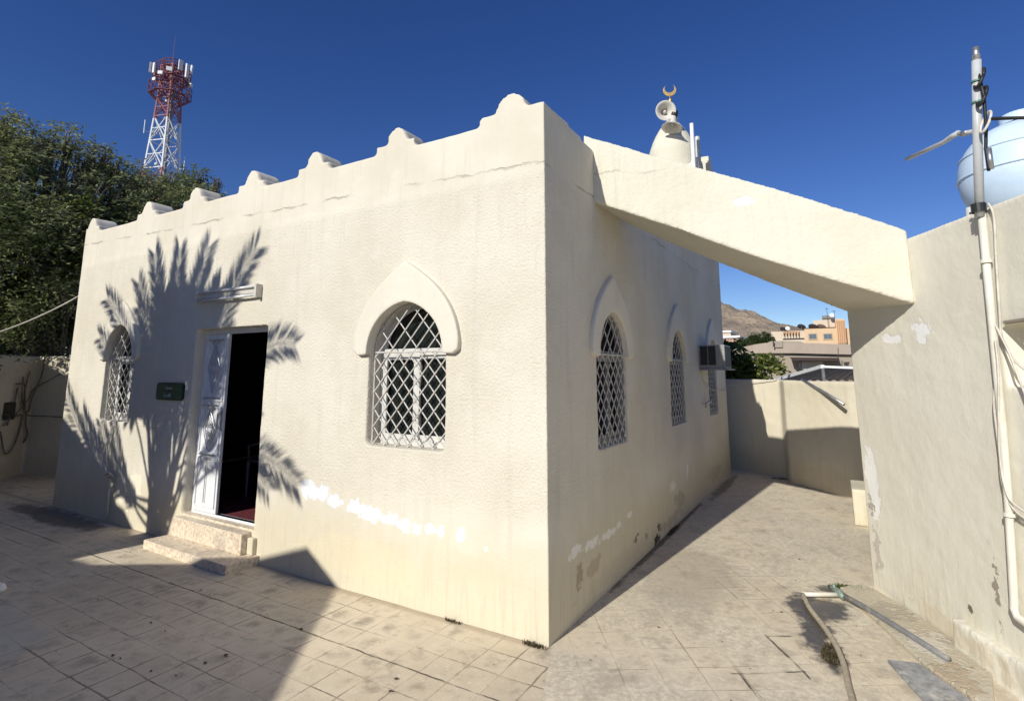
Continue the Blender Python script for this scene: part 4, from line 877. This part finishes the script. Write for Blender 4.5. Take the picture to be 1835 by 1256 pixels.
# ------------------------------------------------------------ what throws the shade: a palm and a building block shaped for it (out of frame)
def palm():
    Yc = -4.6; base = Vector((-5.4-.112*4.6, Yc, .15+.575*4.6))
    t = empty('date_palm', (base.x, base.y, 0), 'date palm standing in the courtyard outside the left of the view', 'palm')
    mb = MB(); zz = [(.24+.03*math.sin(i*2.1), i*(base.z-.0)/14) for i in range(15)]
    mb.tube([(base.x, base.y, z) for r, z in zz], [r for r, z in zz], 12); mb.build('trunk', m_bark, t)
    mf = leafmat('palm_leaves', (.07,.10,.04), (.13,.16,.07), None, .15)
    # frond tips as the shadow shows them on the facade (x, z) with their own depth offset
    tips = [(-6.13,3.62,.3),(-6.05,3.3,.1),(-5.5,3.62,-.4),(-5.5,3.35,-.1),(-4.82,3.57,.0),(-4.9,3.3,.2),(-3.82,3.44,-.2),(-4.1,3.15,0),(-4.5,3.0,.5),(-6.5,3.25,-.5),(-6.4,2.9,-.3),(-7.38,3.08,.2),(-7.45,2.5,-.4),(-8.32,1.66,.2),
            (-3.02,2.28,.4),(-2.85,.85,.1),(-5.8,3.0,.9),(-6.3,2.6,1.0),(-4.9,2.9,-1.1),(-5.4,2.9,-1.3),(-4.2,2.4,-1.3),(-5.0,2.5,1.4),(-5.9,2.4,1.4),
            (-6.0,3.0,-1.0),(-4.6,2.7,.2),(-5.7,2.7,.1),(-5.2,2.9,.4),(-7.7,1.35,.5),(-7.15,1.3,.2),(-6.85,1.5,-.2),(-7.45,1.1,-.3),(-3.9,2.0,.8),(-3.3,.75,.3),(-3.6,1.5,-.3)]
    for k in range(19): tips.append((random.uniform(-6.1,-4.5), random.uniform(2.3,3.1), random.uniform(-1.2,1.2)))
    for k in range(12): tips.append((random.uniform(-6.7,-6.0), random.uniform(1.3,2.3), random.uniform(-1.0,1.0)))
    for i, (fx, fz, dy) in enumerate(tips):
        y = Yc + dy; tip = Vector((fx + .112*y, y, fz - .575*y)); 
        b0 = base + Vector((random.uniform(-.25,.25), random.uniform(-.2,.2), random.uniform(-.05,.2)))
        v = tip - b0; L = v.length
        up = fz > 2.3
        lift = .55 if up else 1.5
        ctrl = b0 + Vector((v.x*.5, v.y*.5, max(v.z*.75, 0)+ (0.15 if up else .9)))
        if fx < -6.8 and fz < 2.0: ctrl = b0 + Vector((v.x*.62, v.y*.6, v.z*.22 - .1))
        pts = [b0*(1-s)**2 + ctrl*2*s*(1-s) + tip*s*s for s in [k/22 for k in range(23)]]
        tw = random.uniform(-.5,.5); s0 = .30 if i < 35 else .52
        q = MB(); q.tube(pts, [.024*(1-.9*k/22)+.003 for k in range(23)], 5)
        cs, ds, us, ls, ws = [], [], [], [], []
        for k in range(56):
            s = s0 + (1-s0)*k/56; j = min(21, int(s*22)); p = pts[j].lerp(pts[j+1], s*22-j); tg = (pts[j+1]-pts[j]).normalized()
            sd = tg.cross(SUN).normalized(); nn = sd.cross(tg); sd = (sd + nn*tw).normalized()
            for sg_ in (-1, 1):
                d = (sd*sg_*.6 + tg*.85 + nn*.25 + Vector((random.gauss(0,.07), random.gauss(0,.07), random.gauss(0,.07)-.05))).normalized()
                cs.append(p); ds.append(d); us.append(nn); ls.append((.36 if L > 2.2 else .26)*math.sin(PI*min(1,(.18+.85*(s-.2))))**.6+.05); ws.append(.025)
        fr = q.build('frond', mf, t)
        leaf_mesh('leaflets', [tuple(c) for c in cs], [tuple(c) for c in ds], [tuple(c) for c in us], ls, ws, mf, fr)
palm()
yc = -6.0
prof = [(-30,-.05),(-30,7),(-14,6.6),(-12.75,6.17),(-12.2,6.02),(-9.12,4.80),(-7.5,4.06),(-7.12,3.70),(-6.94,3.66),(-6.62,3.44),(-5.90,3.28),(-5.86,2.93),(-5.46,2.95),(-4.69,3.25),(-4.1,3.50),(-3.34,3.735),(-2.88,3.45),(-1.67,2.62),(-.4,1.74),(1.0,.75),(1.0,-.05)]  # unseen building, outline worked back from the shade edges it has to throw
nh = link('shade_caster', fill([prof], 1.0, frame((0, yc-1.0, 0), (1,0,0), (0,0,1))), m_wall); tag(nh, 'unseen building block behind the viewpoint, its sloping stepped outline shaped for the shade it throws', 'house')

# ------------------------------------------------------------ lattice tower
def tower():
    c = at(291, 300, 45); cx, cy = c.x, c.y; t = empty('telecom_tower', (cx, cy, -.06), 'red and white steel lattice mast crowded with antennas, beyond the trees', 'mast')
    ang = math.radians(18)
    hw = lambda z: float(np.interp(z, [0, 14, 20.4, 22, 24], [2.3, .86, .56, .5, .5]))
    R = Matrix.Rotation(ang, 3, 'Z')
    def pt(ix, iy, z): q = R @ Vector((ix*hw(z), iy*hw(z), 0)); return Vector((cx+q.x, cy+q.y, z))
    zs = [0, 3.2, 6.2, 9, 11.6, 13.9, 16.2, 18.3, 20.2, 21.6, 22.8, 24.2]
    # colour bands by height: red below, white middle, red top
    M, N, p = newmat('tower_bands'); g = G(N); X, Y, Z = g.xyz(g.pos())
    f = g.math('MULTIPLY', g.math('GREATER_THAN', Z, 16.15), g.math('LESS_THAN', Z, 20.0)); f2 = g.math('MULTIPLY', g.math('GREATER_THAN', Z, 5), g.math('LESS_THAN', Z, 10))
    N.links.new(g.mix(g.math('MAXIMUM', f, f2), (.30,.11,.12), (.75,.78,.80)), p.inputs['Base Color']); p.inputs['Roughness'].default_value = .5
    cor = [(-1,-1),(1,-1),(1,1),(-1,1)]
    for a in cor: MB().tube([pt(*a, z) for z in zs], .065, 6).build('leg', M, t)
    for i in range(4):
        a, b = cor[i], cor[(i+1)%4]; mb = MB()
        for z0, z1 in zip(zs[:-1], zs[1:]):
            mb.tube([pt(*a, z0), pt(*b, z1)], .042, 4); mb.tube([pt(*b, z0), pt(*a, z1)], .042, 4); mb.tube([pt(*a, z1), pt(*b, z1)], .035, 4)
            zm = (z0+z1)/2; mb.tube([pt(*a, zm), pt(*b, zm)], .028, 4)
            for e, e2 in ((a, b), (b, a)): mb.tube([pt(*e, (z0+zm)/2), pt(*e, zm).lerp(pt(*e2, zm), .28)], .022, 4)
        mb.build('bracing', M, t)
    ld = MB()
    for z in np.arange(1, 22.5, .35): ld.box((cx-.16, cy-.05, z), (cx+.16, cy+.0, z+.04))
    ld.tube([(cx-.17,cy,0),(cx-.17,cy,22.6)], .03, 5).tube([(cx+.17,cy,0),(cx+.17,cy,22.6)], .03, 5)
    ld.box((cx+.05, cy-.05, 0), (cx+.42, cy+.10, 22.3)); ld.build('cable_ladder', simple('ladder_grey', (.24,.25,.28), .6), t)
    def deck(name, z, h, out):
        mb = MB(); r = hw(z)+out
        for a in range(8):
            p0 = Vector((r*math.cos(a*PI/4+.39), r*math.sin(a*PI/4+.39), 0)); p1 = Vector((r*math.cos((a+1)*PI/4+.39), r*math.sin((a+1)*PI/4+.39), 0))
            A = Vector((cx,cy,z))+p0; B = Vector((cx,cy,z))+p1
            for dz in (0, h*.5, h): mb.tube([A+Vector((0,0,dz)), B+Vector((0,0,dz))], .026, 4)
            mb.tube([A, A+Vector((0,0,h))], .028, 4); mb.tube([A, Vector((cx,cy,z))], .03, 4); mb.tube([A, Vector((cx,cy,z-1.1))], .025, 4); mb.tube([A.lerp(B,.5), A.lerp(B,.5)+Vector((0,0,h))], .03, 4)
        k = 24; R2 = r*.94
        mb.add([(cx+R2*math.cos(2*PI*i/8+.39), cy+R2*math.sin(2*PI*i/8+.39), z+.0) for i in range(8)] + [(cx+R2*.86*math.cos(2*PI*i/8+.39), cy+R2*.86*math.sin(2*PI*i/8+.39), z+.0) for i in range(8)], [(i,(i+1)%8,8+(i+1)%8,8+i) for i in range(8)])
        return mb.build(name, m_red, t)
    deck('platform', 21.9, .9, .85); deck('platform', 23.2, .9, .70); deck('platform', 24.1, .5, .2)
    pm = MB().box((cx-.9,cy-.9,14.9),(cx+.9,cy+.9,14.96)); 
    for s in (-1,1): pm.tube([(cx-1,cy+s,15.4),(cx+1,cy+s,15.4)],.03,4).tube([(cx+s,cy-1,15.4),(cx+s,cy+1,15.4)],.03,4)
    pm.build('rest_platform', m_red, t)
    def ant(a, z, h, wd, out, mat):
        p = Vector((cx+(.6+out)*math.cos(a), cy+(.6+out)*math.sin(a), z)); M_ = Matrix.Translation(p) @ Matrix.Rotation(a, 4, 'Z')
        MB().box((0,-wd/2,0),(.12,wd/2,h), M_).build('panel_antenna', mat, t)
    f0 = math.atan2(CAM.y-cy, CAM.x-cx)
    for da, z, h, wd, o_ in ((-.75,22.9,1.25,.24,.75),(-.35,23.2,.9,.30,.8),(-1.05,23.4,.8,.16,.8),(.15,22.9,.35,.4,.8),(.5,22.5,.28,.35,.9),(.95,22.7,.9,.2,.8),(1.5,23.0,.9,.2,.8),(2.3,23,1.1,.24,.8),(-2.2,23,1.1,.24,.8),(3.1,23,1.1,.24,.8),(-.95,22.3,.3,.22,.95),(.85,22.1,.25,.3,.8)):
        ant(f0-da*1.0, z+.35, h*.85, wd*.9, o_-.1, m_twhite if abs(da) < 1.1 else m_horn)
    for da, z, r, o_ in ((.1,21.3,.12,.2),(-1.2,22.5,.12,.8),(.35,16.4,.12,.4),(.55,15.3,.10,.3)):
        a = f0-da; p = Vector((cx+(.35+o_*.8)*math.cos(a), cy+(.5+o_)*math.sin(a), z)); q = Vector((math.cos(f0), math.sin(f0), 0)).to_track_quat('Z','Y').to_matrix().to_4x4()
        MB().lathe([(0,.08),(r*.9,.07),(r,.0),(r*.8,-.08),(0,-.1)], Matrix.Translation(p)@q, 16).build('drum_antenna', m_twhite, t, smooth=True)
    MB().tube([(cx-.1,cy,23.5),(cx-.1,cy,26.8)], [.02,.006], 5).build('lightning_rod', m_red, t)
    for da, z0, h in ((-1.3,16.3,1.1),(1.3,18.6,1.0),(1.25,15.2,1.4),(-1.2,15.0,1.0)):
        a = f0-da; p = Vector((cx+1.35*math.cos(a), cy+1.35*math.sin(a), z0)); MB().tube([p, p+Vector((0,0,h))], .03, 5).tube([p+Vector((0,0,.2)), Vector((cx,cy,z0+.2))], .02, 4).build('whip_antenna', m_twhite if z0 > 16 else m_red, t)
tower()

# ------------------------------------------------------------ far houses, seen through the passage
def bx(name, Y, px0, px1, pyt, zb, depth, mat, parent, dy=0.0, bevel=0):
    a = aty(px0, pyt, Y); b = aty(px1, pyt, Y)
    return MB().box((a.x, Y+dy, zb if zb is not None else -.05), (b.x, Y+dy+depth, a.z)).build(name, mat, parent, bevel=bevel)
def rect(name, Y, px0, py0, px1, py1, d, mat, parent, dep=.06):
    a = aty(px0, py0, Y); b = aty(px1, py1, Y)
    return MB().box((a.x, Y-d, b.z), (b.x, Y-d+dep, a.z)).build(name, mat, parent)
Y = 66
bh = empty('beige_house', (0, Y+3, -.06), 'ochre beige two storey house with terracotta fins and satellite dishes on its roof', 'house')
bx('wall', Y, 1380, 1442, 594, None, 7, m_beige2, bh, dy=.6); bx('wall', Y, 1441, 1499, 589.5, None, 8, m_beige, bh); bx('upper_room', Y+4, 1457, 1512, 574, None, 4, m_beige2, bh)
rt = bx('stair_tower', Y, 1496, 1512, 572.5, None, 5, m_beige, bh, dy=-.5); bx('side_wing', Y, 1514, 1550, 588, None, 6, m_beige, bh, dy=.3)
bx('cornice', Y, 1439, 1498, 588.3, 7.15-.35, 8.2, m_terra, bh, dy=-.15).scale = (1,1,1)
for px in (1499, 1502.5, 1506, 1509.5, 1512.5):
    a = aty(px, 575, Y); MB().box((a.x-.05, Y-.70, 5.0), (a.x+.05, Y-.50, a.z)).build('fin', m_terra, bh)
for px in (1500.5, 1504.2, 1507.8): rect('slot_window', Y, px-.9, 577, px+.9, 591, .52, m_black, bh); 
for px0, px1 in ((1448.5, 1464), (1475, 1491.5)):
    f = rect('window', Y, px0-1, 597.2, px1+1, 609, .06, simple('window_surround', (.50,.38,.24), .8), bh); rect('pane', Y, px0+1, 599, px1-1, 606.8, .10, simple('pane_grey', (.12,.15,.19), .2), f, .05)
    g_ = rect('window_mullion', Y, (px0+px1)/2-.3, 599, (px0+px1)/2+.3, 606.8, .13, m_twhite, f, .04)
aw = MB()
for k in range(6):
    a = aty(1402+k*5.2, 593.6, Y); b = aty(1405.5+k*5.2, 601, Y); aw.add([(a.x,Y+.6,a.z),(a.x+.5*(b.x-a.x),Y-.3,b.z),(b.x+.1,Y+.6,a.z),(a.x+.5*(b.x-a.x),Y+.58,b.z)], [(0,1,2),(0,3,1),(1,3,2),(0,2,3)])
aw.build('pointed_awning', m_terra, bh)
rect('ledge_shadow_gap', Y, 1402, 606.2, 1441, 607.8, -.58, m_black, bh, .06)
def dish(px, py, D, r, mat, label, tilt=(.3,-1,.5)):
    p = at(px, py, D); q = Vector(tilt).to_track_quat('Z','Y').to_matrix().to_4x4(); t = empty('satellite_dish', (p.x,p.y,p.z-r*1.3), label, 'satellite dish', 'satellite dishes on the beige house')
    MB().lathe([(0,-.22*r),(.4*r,-.18*r),(.75*r,-.08*r),(r,.05*r),(r*1.0,.09*r),(.74*r,-.04*r),(0,-.17*r)], Matrix.Translation(p)@q, 24).build('reflector', mat, t, smooth=True)
    MB().tube([p, (p.x,p.y+.1,p.z-r*1.35)], .05, 6).build('mast', m_galv, t)
md = simple('dish_dark', (.05,.045,.05), .6, bump=0)
for (px, py, r, mt, lb) in ((1404, 590.5, .58, md, 'dark satellite dish at the left end of the beige house roof'), (1436, 586, .62, md, 'dark satellite dish second from the left on the beige house roof'), (1457, 586.5, .72, md, 'dark satellite dish on the beige house roof, just left of the brownish one'), (1471.5, 586.5, .68, simple('dish_brown', (.20,.15,.13), .6, bump=0), 'brownish satellite dish against the upper room of the beige house')):
    dish(px, py, 71, r*.72, mt, lb, (.25, .6, .75))
dish(1411, 588.5, 70.5, .24, m_twhite, 'small white satellite dish beside the leftmost dark one', (.2,-1,.4))
dish(1490.5, 565, 73, .26, m_twhite, 'white satellite dish on the top roof beside the roof tank', (.2,-1,.4))
q = at(1483, 569.5, 77); tag(MB().tube([(q.x-.6,q.y,q.z),(q.x+.75,q.y,q.z)], .26, 14).build('roof_tank', simple('tank_grey', (.20,.18,.17), .6), smooth=False), 'dark horizontal tank on the top roof of the beige house', 'tank')
for px, pt_, lb in ((1481, 552, 'taller thin aerial on the top roof, left of the white dish'), (1494, 556, 'thin aerial on the top roof, right of the white dish')):
    a = at(px, pt_, 73); tag(MB().tube([(a.x,a.y,a.z),(a.x,a.y,a.z-2.4)], .025, 5).tube([(a.x-.2,a.y,a.z-.1),(a.x+.2,a.y,a.z-.1)], .02, 5).build('aerial', m_black), lb, 'aerial', 'aerials on the top roof')
Y = 26
gh = empty('grey_house', (0, Y+3, -.06), 'flat roofed grey brown rendered house behind the far boundary wall', 'house')
def gpoly(name, pts, d, dep, mat, parent=gh):
    L = [(aty(px, py, Y).x, aty(px, py, Y).z) for px, py in pts]; return link(name, fill([L], dep/2, frame((0, Y-d+dep/2, 0), (1,0,0), (0,0,1))), mat, parent)
gpoly('wall', [(1285,760),(1285,632),(1312,628),(1330,623),(1352,618.5),(1372,615.5),(1400,615),(1440,616),(1500,618),(1560,619),(1560,760)], 0, 7, m_conc)
gpoly('roof_parapet', [(1290,640),(1290,630),(1320,625),(1352,617.8),(1372,614.8),(1440,615),(1500,617),(1560,618),(1560,636),(1500,635),(1420,633),(1360,633),(1320,636)], .22, .22, plaster('parapet_grey', (.46,.39,.32), bump=.3))
gpoly('stair_room', [(1366,618),(1368,611),(1372,608.5),(1395,607.5),(1430,608.5),(1441,613),(1441,618)], -2, 2, m_conc)
gpoly('chimney', [(1389,623),(1389,612),(1403,612),(1403,623)], .30, .3, m_conc)
gpoly('window', [(1388.5,647.5),(1400.5,647.5),(1400.5,658.5),(1388.5,658.5)], .03, .05, m_black)
gpoly('dark_canopy', [(1417,641),(1503,642),(1503,647.5),(1423,647)], .9, .9, simple('canopy_brown', (.045,.030,.028), .8))
gpoly('canopy_post', [(1501,625),(1502.3,625),(1502.3,648),(1501,648)], 1.0, .05, m_black); gpoly('canopy_post', [(1434,647),(1436,647),(1436,660),(1434,660)], .8, .05, m_black)
gpoly('white_shutter', [(1345.5,643),(1359,654),(1372,642),(1373,656),(1365,654),(1352,656)], .12, .06, m_paint); gpoly('window', [(1347,643),(1371,642.5),(1360,652)], .05, .05, m_conc)
gpoly('light_wall', [(1437,648),(1475,648),(1475,662),(1437,662)], .25, .1, plaster('pale_render', (.62,.60,.54), bump=.2))
gpoly('window', [(1511,649),(1522,648.5),(1520,655),(1513,655)], .03, .05, m_black)
gpoly('roof_pipe', [(1386.5,610),(1388.5,612),(1388.5,622),(1386.5,622)], .5, .08, m_black)
for px, py, w_, lb, mt in ((1300, 596, 9, 'white flat roofed house at the foot of the hill, left of the trees', m_beige2), (1308, 606, 16, 'pinkish low house below the white one at the foot of the hill', simple('pink_render', (.55,.38,.30), .9))):
    Yh = 120 if py < 600 else 95
    a = aty(px-14, py, Yh); b = aty(px+w_, py, Yh); t = empty('far_house', ((a.x+b.x)/2, Yh, -.06), lb, 'house', 'small houses below the hill')
    MB().box((a.x,Yh,-.05),(b.x,Yh+8,a.z)).build('wall', mt, t); MB().box((a.x-.2,Yh-.3,a.z),(b.x+.2,Yh+8.2,a.z+.35)).build('roof', m_paint, t)
    for k in range(3): xx = a.x+(b.x-a.x)*(k+.5)/3; MB().box((xx-.5,Yh-.08,a.z-2.2),(xx+.5,Yh-.02,a.z-1.0)).build('window', m_black, t)
# corrugated canopy behind the far wall
cn = empty('carport_canopy', (1.8, 9.6, 0), 'white edged corrugated metal canopy just above the far boundary wall', 'canopy')
e0, e1, e2 = Vector((.62, 9.15, 1.82)), Vector((1.78, 9.55, 2.15)), Vector((2.9, 9.0, 2.10))
e3 = Vector((3.2, 11.6, 2.20)); e4 = Vector((.9, 11.8, 1.95))
def sheet():
    mb = MB(); n = 60; A0, A1 = e0, Vector((3.1, 8.6, 1.80)); B0, B1 = e1+Vector((-.2,1.2,.05)), Vector((3.6, 10.4, 2.25))
    vs = []; 
    for i in range(n+1):
        u = i/n; z = .018*(1 if (i//2)%2 else -1); a = e0.lerp(e2, u) if False else A0.lerp(A1, u); b = B0.lerp(B1, u)
        for v in (a, b): vs += [(v.x, v.y, v.z+z), (v.x, v.y, v.z+z+.006)]
    fs = []
    for i in range(n): q = 4*i; fs += [(q+1,q+3,q+7,q+5),(q,q+4,q+6,q+2),(q,q+1,q+5,q+4),(q+2,q+6,q+7,q+3)]
    return mb.add(vs, fs)
mcor = simple('corrugated_metal', (.75,.73,.69), .6, .0, vary=.1)
sheet_pts = None
cs_ = MB(); nC = 48
a0_, a1_ = aty(1388, 682, 11.6), aty(1474, 657, 8.9); b0_, b1_ = aty(1560, 682, 11.6), aty(1560, 660.5, 8.9)
vs = []
for i in range(nC+1):
    u = i/nC; z = .012*(1 if (i//2)%2 else -1); p_a = a0_.lerp(b0_, u); p_b = a1_.lerp(b1_, u)
    for v in (p_a, p_b): vs += [(v.x, v.y, v.z+z), (v.x, v.y, v.z+z+.006)]
fs = []
for i in range(nC): q = 4*i; fs += [(q+1,q+3,q+7,q+5),(q,q+4,q+6,q+2),(q,q+1,q+5,q+4),(q+2,q+6,q+7,q+3)]
cs_.add(vs, fs).build('sheeting', mcor, cn)
MB().tube([a0_, a1_], .05, 4).build('edge_trim', m_paint, cn); MB().tube([a1_, b1_], .03, 4).build('edge_trim', m_paint, cn)
MB().tube([a0_-Vector((0,0,.03)), b0_-Vector((0,0,.03))], .02, 4).build('edge_beam', m_galv, cn)
for p in (a0_, b0_, a1_): MB().tube([p-Vector((0,0,.03)), Vector((p.x,p.y,-.05))], .03, 8).build('post', m_galv, cn)
s0, s1 = aty(1465, 680, 7.35), Vector((1.95, 6.55, 1.58))
tag(MB().tube([(1.42, 7.26, 1.85), (1.72, 6.84, 1.68), (2.03, 6.34, 1.48)], .026, 8).build('strut', m_galv, smooth=True), 'slanting metal strut crossing the top of the far boundary wall', 'strut')
